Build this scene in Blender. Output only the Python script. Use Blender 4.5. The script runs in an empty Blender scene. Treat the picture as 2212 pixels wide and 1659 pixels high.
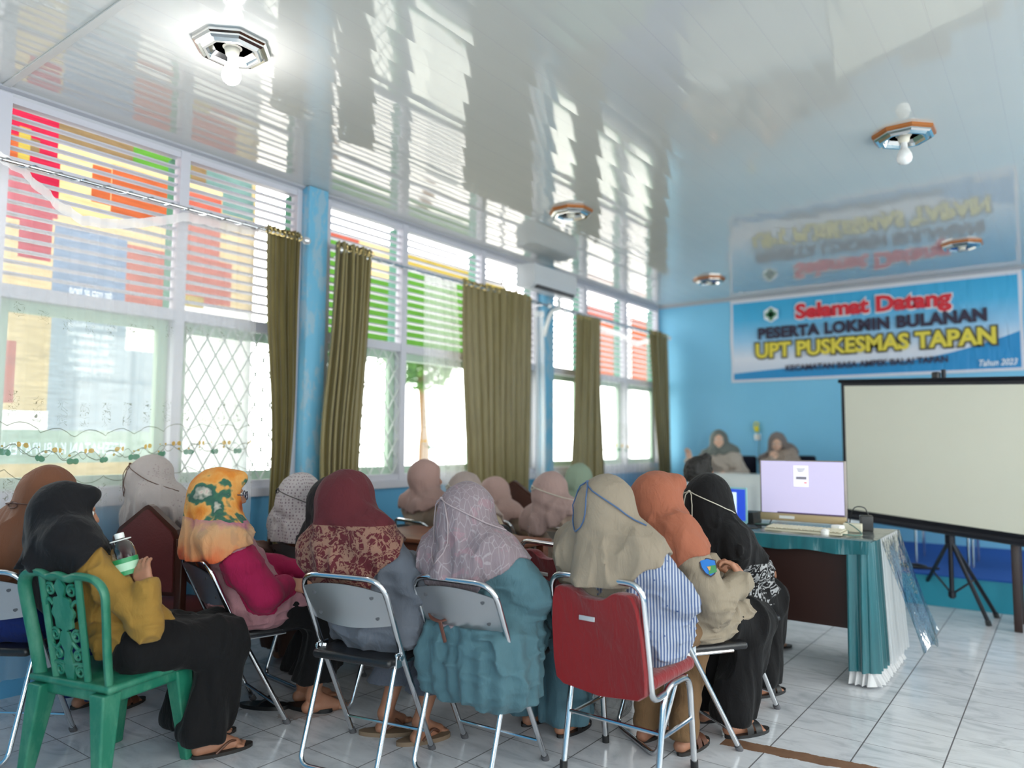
import bpy, bmesh, math, random
import numpy as np
from mathutils import Vector, Matrix
random.seed(7); np.random.seed(7)
SC = bpy.context.scene
COL = SC.collection
PI = math.pi
# ------------------------------------------------------------------ camera
FPX = 1603.95
vd = np.array([2306., 961.]); vl = np.array([-1050., 940.]); pc = np.array([1106., 829.5])
def _dir(v):
    r = np.array([v[0]-pc[0], -(v[1]-pc[1]), -FPX]); return r/np.linalg.norm(r)
_Y = _dir(vd); _X = -_dir(vl); _Z = np.cross(_X, _Y); _Z /= np.linalg.norm(_Z); _X = np.cross(_Y, _Z)
RCAM = np.array([_X, _Y, _Z])
ZC = 1.30
cam = bpy.data.cameras.new('camera'); camo = bpy.data.objects.new('camera', cam); COL.objects.link(camo)
M4 = Matrix.Identity(4)
for i in range(3):
    for j in range(3): M4[i][j] = RCAM[i][j]
M4[2][3] = ZC
camo.matrix_world = M4
cam.sensor_width = 36; cam.lens = 36*FPX/2212
cam.clip_start = .05; cam.clip_end = 200
cam.dof.use_dof = True; cam.dof.focus_distance = 3.3; cam.dof.aperture_fstop = 1.0
SC.camera = camo
# ------------------------------------------------------------------ light
SC.view_settings.view_transform = 'Standard'; SC.view_settings.look = 'None'
SC.view_settings.gamma = 1; SC.view_settings.use_curve_mapping = False
SC.view_settings.exposure = -0.36
wd = bpy.data.worlds.new('sky'); SC.world = wd; wd.use_nodes = True
wn = wd.node_tree.nodes; wl = wd.node_tree.links
bg = wn['Background']; bg.inputs['Color'].default_value = (1.0, .985, .96, 1); bg.inputs['Strength'].default_value = 10.0
SC.cycles.max_bounces = 8; SC.cycles.diffuse_bounces = 4; SC.cycles.glossy_bounces = 4
SC.cycles.transparent_max_bounces = 16; SC.cycles.transmission_bounces = 6
SC.cycles.sample_clamp_indirect = 6.0
SC.cycles.caustics_reflective = False; SC.cycles.caustics_refractive = False
XW, YB, HC, XR, YR = -4.32, 9.04, 3.10, 2.7, -2.3
def portal(x, y0, y1, z0, z1, sx):
    l = bpy.data.lights.new('daylight_portal', 'AREA'); l.shape = 'RECTANGLE'; l.size = y1-y0; l.size_y = z1-z0
    l.cycles.is_portal = True
    o = bpy.data.objects.new('daylight_portal', l); COL.objects.link(o)
    o.matrix_world = Matrix.Translation((x, (y0+y1)/2, (z0+z1)/2)) @ Matrix(((0, 0, -sx, 0), (1, 0, 0, 0), (0, -sx, 0, 0), (0, 0, 0, 1)))
for a, b in ((.45, 3.25), (3.42, 6.2), (6.38, 9.0)): portal(XW-.1, a, b, .98, 3.07, 1)
for a, b in ((-1.6, .9), (1.5, 4.0), (4.8, 7.3)): portal(XR+.1, a, b, .55, 2.9, -1)
l = bpy.data.lights.new('daylight_portal', 'AREA'); l.shape = 'RECTANGLE'; l.size = 3.0; l.size_y = 1.8; l.cycles.is_portal = True
o = bpy.data.objects.new('daylight_portal', l); COL.objects.link(o)
o.matrix_world = Matrix.Translation((.6, YR-.1, 1.7)) @ Matrix(((1, 0, 0, 0), (0, 0, -1, 0), (0, 1, 0, 0), (0, 0, 0, 1)))
# ------------------------------------------------------------------ materials
def _n(nt, t, **kw):
    n = nt.nodes.new(t)
    for k, v in kw.items(): setattr(n, k, v)
    return n
def hx(r, g, b):
    f = lambda c: (c/255/12.92) if c/255 <= .04045 else ((c/255+.055)/1.055)**2.4
    return (f(r), f(g), f(b), 1)
MATS = {}
class NT:
    """small helper around a material's node tree"""
    def __init__(s, name):
        s.m = bpy.data.materials.new(name); s.m.use_nodes = True; s.t = s.m.node_tree
        s.p = s.t.nodes['Principled BSDF']; s.out = s.t.nodes['Material Output']
    def link(s, a, b): s.t.links.new(a, b)
    def coord(s, which='Object', scale=(1, 1, 1), rot=(0, 0, 0), loc=(0, 0, 0)):
        tc = _n(s.t, 'ShaderNodeTexCoord'); mp = _n(s.t, 'ShaderNodeMapping')
        mp.inputs['Scale'].default_value = scale; mp.inputs['Rotation'].default_value = rot; mp.inputs['Location'].default_value = loc
        s.link(tc.outputs[which], mp.inputs[0]); return mp.outputs[0]
    def noise(s, vec, scale=5, detail=3, rough=.5, dist=0):
        n = _n(s.t, 'ShaderNodeTexNoise'); n.inputs['Scale'].default_value = scale; n.inputs['Detail'].default_value = detail
        n.inputs['Roughness'].default_value = rough; n.inputs['Distortion'].default_value = dist
        if vec is not None: s.link(vec, n.inputs['Vector'])
        return n.outputs['Fac']
    def vor(s, vec, scale=5, feat='F1', out='Distance', rnd=1):
        n = _n(s.t, 'ShaderNodeTexVoronoi'); n.feature = feat; n.inputs['Scale'].default_value = scale
        n.inputs['Randomness'].default_value = rnd
        if vec is not None: s.link(vec, n.inputs['Vector'])
        return n.outputs[out]
    def math(s, op, a, b=None, c=None, clamp=False):
        n = _n(s.t, 'ShaderNodeMath', operation=op, use_clamp=clamp)
        for i, v in enumerate((a, b, c)):
            if v is None: continue
            if isinstance(v, (int, float)): n.inputs[i].default_value = v
            else: s.link(v, n.inputs[i])
        return n.outputs[0]
    def sep(s, vec):
        n = _n(s.t, 'ShaderNodeSeparateXYZ'); s.link(vec, n.inputs[0]); return n.outputs
    def mix(s, fac, a, b, mode='MIX'):
        n = _n(s.t, 'ShaderNodeMix', data_type='RGBA', blend_type=mode)
        for i, v in ((0, fac), (6, a), (7, b)):
            if isinstance(v, (tuple, list)): n.inputs[i].default_value = v if len(v) == 4 else (*v, 1)
            elif isinstance(v, (int, float)): n.inputs[i].default_value = v
            else: s.link(v, n.inputs[i])
        return n.outputs[2]
    def ramp(s, fac, stops, interp='LINEAR'):
        n = _n(s.t, 'ShaderNodeValToRGB'); cr = n.color_ramp; cr.interpolation = interp
        while len(cr.elements) < len(stops): cr.elements.new(.5)
        for e, (p, c) in zip(cr.elements, stops): e.position = p; e.color = c
        s.link(fac, n.inputs[0]); return n.outputs[0]
    def bump(s, h, strength=.3, dist=.01):
        b = _n(s.t, 'ShaderNodeBump'); b.inputs['Strength'].default_value = strength; b.inputs['Distance'].default_value = dist
        s.link(h, b.inputs['Height']); s.link(b.outputs[0], s.p.inputs['Normal']); return b
    def col(s, c):
        if isinstance(c, (tuple, list)): s.p.inputs['Base Color'].default_value = c
        else: s.link(c, s.p.inputs['Base Color'])
    def set(s, **kw):
        for k, v in kw.items(): s.p.inputs[k.replace('_', ' ')].default_value = v
def simple(name, c, rough=.5, metal=0, var=.12, bump=.0, bscale=40, spec=.5, **kw):
    if name in MATS: return MATS[name]
    s = NT(name); v = s.coord()
    nz = s.noise(v, 6, 4)
    s.col(s.mix(s.math('MULTIPLY', nz, var*2), c, tuple(x*.55 for x in c[:3])+(1,)))
    s.set(Roughness=rough, Metallic=metal, Specular_IOR_Level=spec, **kw)
    if bump: s.bump(s.noise(v, bscale, 3), bump, .005)
    MATS[name] = s.m; return s.m
def cloth(name, c, c2=None, pattern=None, rough=.85, weave=900, sheen=.06):
    """woven cloth with tiny weave and soft creases"""
    if name in MATS: return MATS[name]
    s = NT(name); v = s.coord()
    base = c
    if isinstance(c, tuple): c = tuple(x*.68 for x in c[:3])+(1,)
    if isinstance(c2, tuple): c2 = tuple(x*.75 for x in c2[:3])+(1,)
    base = c
    if pattern: base = pattern(s, v, c, c2)
    if pattern is pt_floral: base = s.mix(.22, base, (0, 0, 0, 1))
    nz = s.noise(v, 9, 4)
    dk = s.mix(.5, base, (0, 0, 0, 1)) if not isinstance(base, tuple) else tuple(x*.6 for x in base[:3])+(1,)
    s.col(s.mix(s.math('MULTIPLY', nz, .22), base, dk))
    s.set(Roughness=rough, Specular_IOR_Level=.25, Sheen_Weight=sheen)
    cr = s.noise(s.coord(scale=(1, 1, .35)), 22, 4, .55, 1.2)
    wv = s.noise(v, 420, 1)
    s.bump(s.math('ADD', cr, s.math('MULTIPLY', wv, .05)), .55, .012)
    MATS[name] = s.m; return s.m
# patterns
def pt_stripe(s, v, c, c2):
    x, y, z = s.sep(v)
    n = s.noise(v, 3, 2)
    a = s.math('ADD', s.math('ADD', x, s.math('MULTIPLY', y, .55)), s.math('MULTIPLY', n, .03))
    w = s.math('SINE', s.math('MULTIPLY', a, 2*PI/.0135))
    f = s.math('GREATER_THAN', w, .0)
    dots = s.math('LESS_THAN', s.vor(v, 30), .12)
    return s.mix(s.math('MAXIMUM', s.math('MULTIPLY', f, 1), dots), c, c2)
def pt_floral(s, v, c, c2):
    wob = s.noise(v, 6, 3)
    big = s.vor(s.coord(loc=(.3, .1, .05)), 5.2, 'SMOOTH_F1', rnd=.8)
    petals = s.math('ADD', big, s.math('MULTIPLY', s.math('SUBTRACT', s.noise(v, 16, 2), .5), .5))
    fl = s.ramp(petals, [(0, hx(120, 50, 20)), (.10, hx(205, 95, 25)), (.30, hx(238, 150, 60)), (.40, hx(242, 178, 100)), (.44, hx(70, 120, 95)), (.50, hx(60, 100, 90)), (.56, hx(225, 215, 200)), (.62, hx(214, 110, 150)), (1, hx(222, 135, 165))])
    x, y, z = s.sep(v)
    low = s.math('LESS_THAN', s.math('ADD', z, s.math('MULTIPLY', wob, .12)), 1.01)
    lowc = s.ramp(s.math('ADD', s.math('SUBTRACT', z, .62), s.math('MULTIPLY', wob, .30)), [(.30, hx(226, 90, 56)), (.36, hx(224, 160, 116)), (.46, hx(216, 170, 130)), (.50, hx(206, 122, 150)), (.60, hx(210, 130, 158))])
    return s.mix(s.math('MULTIPLY', low, .85), fl, lowc)
def pt_shawl(s, v, c, c2):
    x, y, z = s.sep(v)
    m = s.noise(v, 24, 3, .6, 1.5)
    fl = s.math('GREATER_THAN', m, .53)
    vn = s.math('LESS_THAN', s.math('ABSOLUTE', s.math('SUBTRACT', s.noise(v, 13, 2, .5, 2.5), .5)), .03)
    f = s.math('MAXIMUM', fl, vn)
    low = s.math('LESS_THAN', z, .955)
    return s.mix(s.math('MULTIPLY', s.math('MULTIPLY', f, low), .7), c, c2)
def pt_leaf(s, v, c, c2):
    m = s.noise(v, 18, 3, .6, 2.2)
    f = s.math('GREATER_THAN', m, .54)
    return s.mix(s.math('MULTIPLY', f, .7), c, c2)
def pt_lines(s, v, c, c2):
    a = s.vor(s.coord(scale=(1, 1, .35)), 42, 'DISTANCE_TO_EDGE')
    f = s.math('LESS_THAN', a, .035)
    b = s.math('GREATER_THAN', s.noise(v, 11, 3, .5, .8), .58)
    c1 = s.mix(s.math('MULTIPLY', b, .55), c, hx(150, 118, 128))
    return s.mix(s.math('MULTIPLY', f, .55), c1, c2)
def pt_dots(s, v, c, c2):
    f = s.math('LESS_THAN', s.vor(s.coord(scale=(1, 1, .8)), 75, rnd=.15), .33)
    return s.mix(s.math('MULTIPLY', f, .75), c, c2)
def pt_spray(s, v, c, c2):
    f = s.math('LESS_THAN', s.vor(v, 70), .30)
    g = s.math('GREATER_THAN', s.noise(v, 5.5, 2), .53)
    return s.mix(s.math('MULTIPLY', s.math('MULTIPLY', f, g), .5), c, c2)
def pt_print(s, v, c, c2):
    w = s.math('SINE', s.math('MULTIPLY', s.noise(v, 7, 1, .5, 1.2), 60))
    f = s.math('GREATER_THAN', w, .55)
    d = s.math('LESS_THAN', s.vor(v, 60, rnd=.2), .3)
    g = s.math('GREATER_THAN', s.noise(v, 4, 1), .5)
    m = s.math('MAXIMUM', s.math('MULTIPLY', d, g), f)
    return s.mix(m, c, c2)
def pt_shoulder(s, v, c, c2):
    """raglan: sleeves are another colour than the body"""
    x, y, z = s.sep(v)
    f = s.math('GREATER_THAN', s.math('ADD', x, s.math('MULTIPLY', z, -.10)), .105)
    return s.mix(f, c, c2)
SKIN = None
def skin_mat():
    s = NT('skin'); v = s.coord()
    s.col(s.mix(s.noise(v, 25, 3), hx(178, 128, 102), hx(150, 102, 80))); s.set(Roughness=.5, Specular_IOR_Level=.4, Subsurface_Weight=.08)
    s.p.inputs['Subsurface Radius'].default_value = (.01, .004, .002)
    s.bump(s.noise(v, 160, 2), .08, .002)
    return s.m
SKIN = skin_mat()
CHROME = simple('chrome', (.72, .73, .75, 1), .16, 1, var=.05)
STEEL = simple('brushed_plate', (.58, .59, .61, 1), .28, .85, var=.15)
BLKPLASTIC = simple('black_plastic', (.012, .012, .013, 1), .4)
BLKVINYL = simple('black_vinyl', (.012, .012, .014, 1), .32, bump=.2, bscale=120)
GREYRUB = simple('grey_rubber', (.10, .10, .11, 1), .6)
WHITEP = simple('white_painted_wood', hx(196, 196, 206), .45, var=.05)
GREENP = simple('pale_green_paint', hx(176, 200, 182), .5, var=.08)
WHITEPL = simple('white_plastic', hx(235, 235, 232), .35, var=.03)
# ------------------------------------------------------------------ mesh helpers
class MB:
    def __init__(s): s.v = []; s.f = []
    def add(s, vs, fs):
        o = len(s.v); s.v += [tuple(map(float, p)) for p in vs]; s.f += [tuple(i+o for i in f) for f in fs]
        return s
    def box(s, c, d, R=None):
        hx_, hy, hz = d[0]/2, d[1]/2, d[2]/2
        vs = [Vector((x, y, z)) for x in (-hx_, hx_) for y in (-hy, hy) for z in (-hz, hz)]
        if R is not None: vs = [R @ p for p in vs]
        vs = [p+Vector(c) for p in vs]
        return s.add(vs, [(0, 1, 3, 2), (4, 6, 7, 5), (0, 4, 5, 1), (2, 3, 7, 6), (0, 2, 6, 4), (1, 5, 7, 3)])
    def b2(s, a, b):
        return s.box([(a[i]+b[i])/2 for i in range(3)], [abs(b[i]-a[i]) for i in range(3)])
    def rbox(s, c, d, r=.01, n=3, R=None):
        """box with rounded edges"""
        bm = bmesh.new(); bmesh.ops.create_cube(bm, size=1)
        for v in bm.verts: v.co = Vector((v.co.x*d[0], v.co.y*d[1], v.co.z*d[2]))
        bmesh.ops.bevel(bm, geom=bm.edges[:]+bm.verts[:], offset=min(r, min(d)*.49), segments=n, affect='EDGES', profile=.5)
        bm.verts.index_update()
        vs = [(R @ v.co if R is not None else v.co)+Vector(c) for v in bm.verts]
        fs = [tuple(v.index for v in f.verts) for f in bm.faces]
        bm.free(); return s.add(vs, fs)
    def tube(s, pts, r, n=10, closed=False, cap=True, flat=1.0):
        pts = [Vector(p) for p in pts]; N = len(pts)
        rr = r if isinstance(r, (list, tuple)) else [r]*N
        vs = []; prev = None
        for i, p in enumerate(pts):
            if closed: t = pts[(i+1) % N]-pts[i-1]
            else: t = pts[min(i+1, N-1)]-pts[max(i-1, 0)]
            t.normalize()
            if prev is None:
                u = t.orthogonal().normalized()
            else:
                u = (prev-t*prev.dot(t))
                u = u.normalized() if u.length > 1e-6 else t.orthogonal().normalized()
            prev = u; w = t.cross(u)
            for k in range(n):
                a = 2*PI*k/n
                vs.append(p+u*math.cos(a)*rr[i]+w*math.sin(a)*rr[i]*flat)
        fs = []
        for i in range(N if closed else N-1):
            j = (i+1) % N
            for k in range(n):
                k2 = (k+1) % n
                fs.append((i*n+k, i*n+k2, j*n+k2, j*n+k))
        if cap and not closed:
            fs.append(tuple(range(n))[::-1]); fs.append(tuple((N-1)*n+k for k in range(n)))
        return s.add(vs, fs)
    def lathe(s, prof, c=(0, 0, 0), n=24, R=None, sides=None):
        n = sides or n; vs = []
        for r, z in prof:
            for k in range(n):
                a = 2*PI*k/n+(PI/n if sides else 0); vs.append(Vector((r*math.cos(a), r*math.sin(a), z)))
        if R is not None: vs = [R @ p for p in vs]
        vs = [p+Vector(c) for p in vs]; fs = []
        for i in range(len(prof)-1):
            for k in range(n):
                k2 = (k+1) % n; fs.append((i*n+k, i*n+k2, (i+1)*n+k2, (i+1)*n+k))
        if prof[0][0] > 1e-5: fs.append(tuple(range(n))[::-1])
        if prof[-1][0] > 1e-5: fs.append(tuple((len(prof)-1)*n+k for k in range(n)))
        return s.add(vs, fs)
    def prism(s, poly, axis, a, b):
        """polygon (2D) extruded along axis between a and b; 2D coords are the other two axes in xyz order"""
        def P(p, t):
            q = list(p); q.insert(axis, t); return q
        N = len(poly); vs = [P(p, a) for p in poly]+[P(p, b) for p in poly]
        fs = [tuple(range(N))[::-1], tuple(range(N, 2*N))]+[(i, (i+1) % N, N+(i+1) % N, N+i) for i in range(N)]
        return s.add(vs, fs)
    def grid(s, fn, nu, nv):
        vs = [fn(i/nu, j/nv) for i in range(nu+1) for j in range(nv+1)]
        fs = [(i*(nv+1)+j, (i+1)*(nv+1)+j, (i+1)*(nv+1)+j+1, i*(nv+1)+j+1) for i in range(nu) for j in range(nv)]
        s.uvgrid = (nu, nv); return s.add(vs, fs)
    def build(s, name, mat, parent=None, smooth=True, ang=40, fix=True):
        me = bpy.data.meshes.new(name); me.from_pydata(s.v, [], s.f)
        if fix:
            bm = bmesh.new(); bm.from_mesh(me); bmesh.ops.recalc_face_normals(bm, faces=bm.faces[:]); bm.to_mesh(me); bm.free()
        me.materials.append(mat)
        if smooth:
            me.polygons.foreach_set('use_smooth', [True]*len(me.polygons))
            me.set_sharp_from_angle(angle=math.radians(ang))
        me.update()
        o = bpy.data.objects.new(name, me); COL.objects.link(o)
        if parent is not None: o.parent = parent
        return o
def addmat(o, m): o.data.materials.append(m); return len(o.data.materials)-1
def tag(o, label=None, cat=None, group=None, kind=None):
    if label: o['label'] = label
    if cat: o['category'] = cat
    if group: o['group'] = group
    if kind: o['kind'] = kind
    return o
def empty(name, loc=(0, 0, 0), rz=0, label=None, cat=None, group=None, kind=None):
    o = bpy.data.objects.new(name, None); COL.objects.link(o); o.location = loc; o.rotation_euler = (0, 0, rz)
    o.empty_display_size = .1
    return tag(o, label, cat, group, kind)
def copy_tree(o, parent=None):
    c = o.copy(); COL.objects.link(c); c.parent = parent
    for ch in list(o.children): copy_tree(ch, c)
    return c
def cr(pts, sub=6, closed=False):
    """Catmull-Rom smoothing"""
    P = [Vector(p) for p in pts]; N = len(P); out = []
    rng = range(N) if closed else range(N-1)
    for i in rng:
        p0 = P[(i-1) % N] if closed else P[max(i-1, 0)]; p1 = P[i]; p2 = P[(i+1) % N] if closed else P[i+1]
        p3 = P[(i+2) % N] if closed else P[min(i+2, N-1)]
        for k in range(sub):
            t = k/sub
            out.append(.5*((2*p1)+(-p0+p2)*t+(2*p0-5*p1+4*p2-p3)*t*t+(-p0+3*p1-3*p2+p3)*t**3))
    if not closed: out.append(P[-1])
    return out
def fillet(pts, r, n=5):
    P = [Vector(p) for p in pts]; out = [P[0]]
    for i in range(1, len(P)-1):
        a = (P[i-1]-P[i]); b = (P[i+1]-P[i]); rr = min(r, a.length*.49, b.length*.49)
        A = P[i]+a.normalized()*rr; B = P[i]+b.normalized()*rr
        for k in range(n+1):
            t = k/n; out.append((1-t)**2*A+2*t*(1-t)*P[i]+t*t*B)
    out.append(P[-1]); return out
def text_mesh(s, size, name, mat, parent, origin, ux, uz, extrude=.002, bold=0, shear=0, width=None, align='CENTER', spacing=1.0):
    cu = bpy.data.curves.new('t', 'FONT'); cu.body = s; cu.size = size; cu.extrude = extrude; cu.offset = bold; cu.shear = shear
    cu.align_x = align; cu.align_y = 'CENTER'; cu.space_character = spacing; cu.resolution_u = 3
    to = bpy.data.objects.new('t', cu); COL.objects.link(to)
    bpy.context.view_layer.update()
    me = bpy.data.meshes.new_from_object(to.evaluated_get(bpy.context.evaluated_depsgraph_get()))
    bpy.data.objects.remove(to)
    xs = [v.co.x for v in me.vertices]; w = max(xs)-min(xs)
    k = (width/w) if width else 1
    ux = Vector(ux).normalized(); uz = Vector(uz).normalized(); un = ux.cross(uz)
    for v in me.vertices:
        c = v.co.copy(); v.co = Vector(origin)+ux*c.x*k+uz*c.y+un*c.z
    me.materials.clear(); me.materials.append(mat); me.name = name
    o = bpy.data.objects.new(name, me); COL.objects.link(o); o.parent = parent
    return o
def ray(u, v): return RCAM @ np.array([u-pc[0], -(v-pc[1]), -FPX])
def _pt(r, s): return Vector((r[0]*s, r[1]*s, ZC+r[2]*s))
def onx(u, v, x): r = ray(u, v); return _pt(r, x/r[0])
def ony(u, v, y): r = ray(u, v); return _pt(r, y/r[1])
def onz(u, v, z): r = ray(u, v); return _pt(r, (z-ZC)/r[2])
def ond(u, v, D): return _pt(ray(u, v), D/FPX)
# ================================================================== SETTING
def floor_mat():
    s = NT('glossy_marble_tile'); v = s.coord(); x, y, z = s.sep(v)
    def line(c, off, per, w):
        m = s.math('PINGPONG', s.math('SUBTRACT', c, off), per/2)
        return s.math('LESS_THAN', m, w)
    g = s.math('MAXIMUM', line(x, -.767, .311, .0028), line(y, 3.607, .302, .0018))
    n1 = s.noise(s.coord(rot=(0, 0, .5), scale=(1, 2.4, 1)), 3.2, 6, .62, 1.8)
    cx = s.math('FLOOR', s.math('DIVIDE', s.math('SUBTRACT', x, -.767), .311)); cy = s.math('FLOOR', s.math('DIVIDE', s.math('SUBTRACT', y, 3.607), .302))
    cmb = _n(s.t, 'ShaderNodeCombineXYZ'); s.link(cx, cmb.inputs[0]); s.link(cy, cmb.inputs[1])
    wn_ = _n(s.t, 'ShaderNodeTexWhiteNoise'); s.link(cmb.outputs[0], wn_.inputs[0])
    base = s.ramp(n1, [(.25, hx(176, 180, 188)), (.5, hx(212, 214, 220)), (.75, hx(224, 226, 231))])
    base = s.mix(s.math('MULTIPLY', wn_.outputs[0], .12), base, hx(165, 168, 175))
    # dirty strip where a tile edge is missing, and a brown scuff
    nn = s.noise(v, 16, 5, .65)
    yy = s.math('SUBTRACT', s.math('SUBTRACT', y, 3.27), s.math('MULTIPLY', s.math('ADD', x, 1.1), .14))
    d1 = s.math('ADD', s.math('ABSOLUTE', yy), s.math('MULTIPLY', s.math('SUBTRACT', nn, .5), .05))
    k1 = s.math('MULTIPLY', s.math('LESS_THAN', d1, .045), s.math('MULTIPLY', s.math('GREATER_THAN', x, -1.26), s.math('LESS_THAN', x, .2)))
    dx = s.math('POWER', s.math('DIVIDE', s.math('ADD', x, 3.0), .16), 2.0); dy = s.math('POWER', s.math('DIVIDE', s.math('SUBTRACT', y, 2.42), .22), 2.0)
    k2 = s.math('MULTIPLY', s.math('LESS_THAN', s.math('ADD', s.math('ADD', dx, dy), s.math('MULTIPLY', nn, 1.1)), 1.2), .45)
    c = s.mix(g, base, hx(96, 94, 98))
    c = s.mix(k1, c, s.mix(nn, hx(92, 62, 42), hx(140, 104, 80)))
    c = s.mix(k2, c, hx(140, 105, 80))
    s.col(c)
    s.link(s.math('ADD', s.math('MULTIPLY', s.math('MAXIMUM', g, k1), .5), s.math('ADD', .10, s.math('MULTIPLY', n1, .12))), s.p.inputs['Roughness'])
    s.set(Specular_IOR_Level=.5)
    s.bump(s.math('ADD', s.math('MULTIPLY', g, -1), s.math('MULTIPLY', s.noise(v, 2.5, 2), .3)), .25, .002)
    return s.m
MB().b2((XW-.1, YR, -.06), (XR+.1, YB+.1, 0)).build('floor', floor_mat(), smooth=False)['kind'] = 'structure'
def ceil_mat():
    s = NT('glossy_plastic_ceiling'); v = s.coord(); x, y, z = s.sep(v)
    P = .20
    m = s.math('PINGPONG', x, P/2)                         # 0 at the groove, P/2 mid plank
    prof = s.math('MULTIPLY', s.math('POWER', s.math('DIVIDE', m, P/2), 2.0), -.5)
    gro = s.math('LESS_THAN', m, .0035)
    sag = s.noise(s.coord(scale=(1.6, .9, 1)), 1.5, 2, .5)
    h = s.math('ADD', s.math('MULTIPLY', prof, .0016), s.math('ADD', s.math('MULTIPLY', sag, .003), s.math('MULTIPLY', gro, -.0006)))
    b = s.bump(h, 1.0, 1.0)
    s.col(s.mix(gro, s.mix(s.noise(v, 1.2, 2), hx(208, 208, 203), hx(198, 200, 197)), hx(200, 200, 198)))
    s.set(Roughness=.05, Specular_IOR_Level=.5, IOR=2.1)
    return s.m
MB().b2((XW-.1, YR, HC), (XR+.1, YB+.1, HC+.06)).build('ceiling', ceil_mat(), smooth=False)['kind'] = 'structure'
def wall_mat(name, c, worn=0.0):
    s = NT(name); v = s.coord()
    n = s.noise(v, 2.2, 5, .6)
    c1 = s.mix(s.math('MULTIPLY', n, .35), c, tuple(min(1, x*1.25) for x in c[:3])+(1,))
    if worn:
        w = s.ramp(s.noise(s.coord(scale=(2, 2, .8)), 5, 6, .7), [(.50, (0, 0, 0, 1)), (.56, (worn,)*3+(1,))])
        c1 = s.mix(w, c1, hx(158, 178, 190))
    s.col(c1); s.set(Roughness=.45, Specular_IOR_Level=.35); s.bump(s.noise(v, 60, 4), .12, .004)
    return s.m
BLUE = wall_mat('sky_blue_wall_paint', hx(124, 192, 226)); BLUED = wall_mat('darker_blue_paint', hx(92, 160, 200), .0); BLUEP = wall_mat('worn_blue_pillar_paint', hx(104, 168, 200), .6)  # left wall gets an even, darker blue than the other walls
wallL = MB()
wallL.b2((XW-.14, YR, 0), (XW, YB+.1, .95)); wallL.b2((XW-.14, YR, 3.07), (XW, YB+.1, HC))
for a, b in ((YR, .45), (3.25, 3.47), (6.2, 6.38)): wallL.b2((XW-.14, a, .95), (XW, b, 3.07))
wallL.build('wall_left', BLUED, smooth=False)['kind'] = 'structure'
MB().b2((XW-.14, YB, 0), (XR+.1, YB+.12, HC)).build('wall_back', BLUE, smooth=False)['kind'] = 'structure'
wr = MB(); ys = [YR, -1.6, .9, 1.5, 4.0, 4.8, 7.3, YB+.1]
wr.b2((XR, YR, 0), (XR+.12, YB+.1, .55)); wr.b2((XR, YR, 2.9), (XR+.12, YB+.1, HC))
for i in range(0, 8, 2): wr.b2((XR, ys[i], .55), (XR+.12, ys[i+1], 2.9))
wr.build('wall_right', BLUE, smooth=False)['kind'] = 'structure'
wf = MB(); wf.b2((XW-.14, YR-.12, 0), (-.9, YR, HC)); wf.b2((2.1, YR-.12, 0), (XR+.1, YR, HC)); wf.b2((-.9, YR-.12, 0), (2.1, YR, .8)); wf.b2((-.9, YR-.12, 2.6), (2.1, YR, HC))
wf.build('wall_front', BLUE, smooth=False)['kind'] = 'structure'
GLASS = bpy.data.materials.new('window_glass'); GLASS.use_nodes = True
_t = GLASS.node_tree; _t.nodes.clear()
_o = _n(_t, 'ShaderNodeOutputMaterial'); _m = _n(_t, 'ShaderNodeMixShader'); _a = _n(_t, 'ShaderNodeBsdfTransparent'); _g = _n(_t, 'ShaderNodeBsdfGlossy'); _f = _n(_t, 'ShaderNodeLayerWeight'); _q = _n(_t, 'ShaderNodeMath', operation='POWER'); _q.inputs[1].default_value = 5; _q2 = _n(_t, 'ShaderNodeMath', operation='MULTIPLY_ADD'); _q2.inputs[1].default_value = .5; _q2.inputs[2].default_value = .04
_g.inputs['Roughness'].default_value = .02; _a.inputs['Color'].default_value = (.96, .98, .97, 1); _f.inputs[0].default_value = .5
_t.links.new(_f.outputs['Facing'], _q.inputs[0]); _t.links.new(_q.outputs[0], _q2.inputs[0]); _t.links.new(_q2.outputs[0], _m.inputs[0]); _t.links.new(_a.outputs[0], _m.inputs[1]); _t.links.new(_g.outputs[0], _m.inputs[2]); _t.links.new(_m.outputs[0], _o.inputs[0])
DKGREEN = simple('dark_green_paint', hx(52, 118, 96), .5)
GRILLE = simple('white_grille_paint', hx(205, 212, 208), .5)
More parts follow.
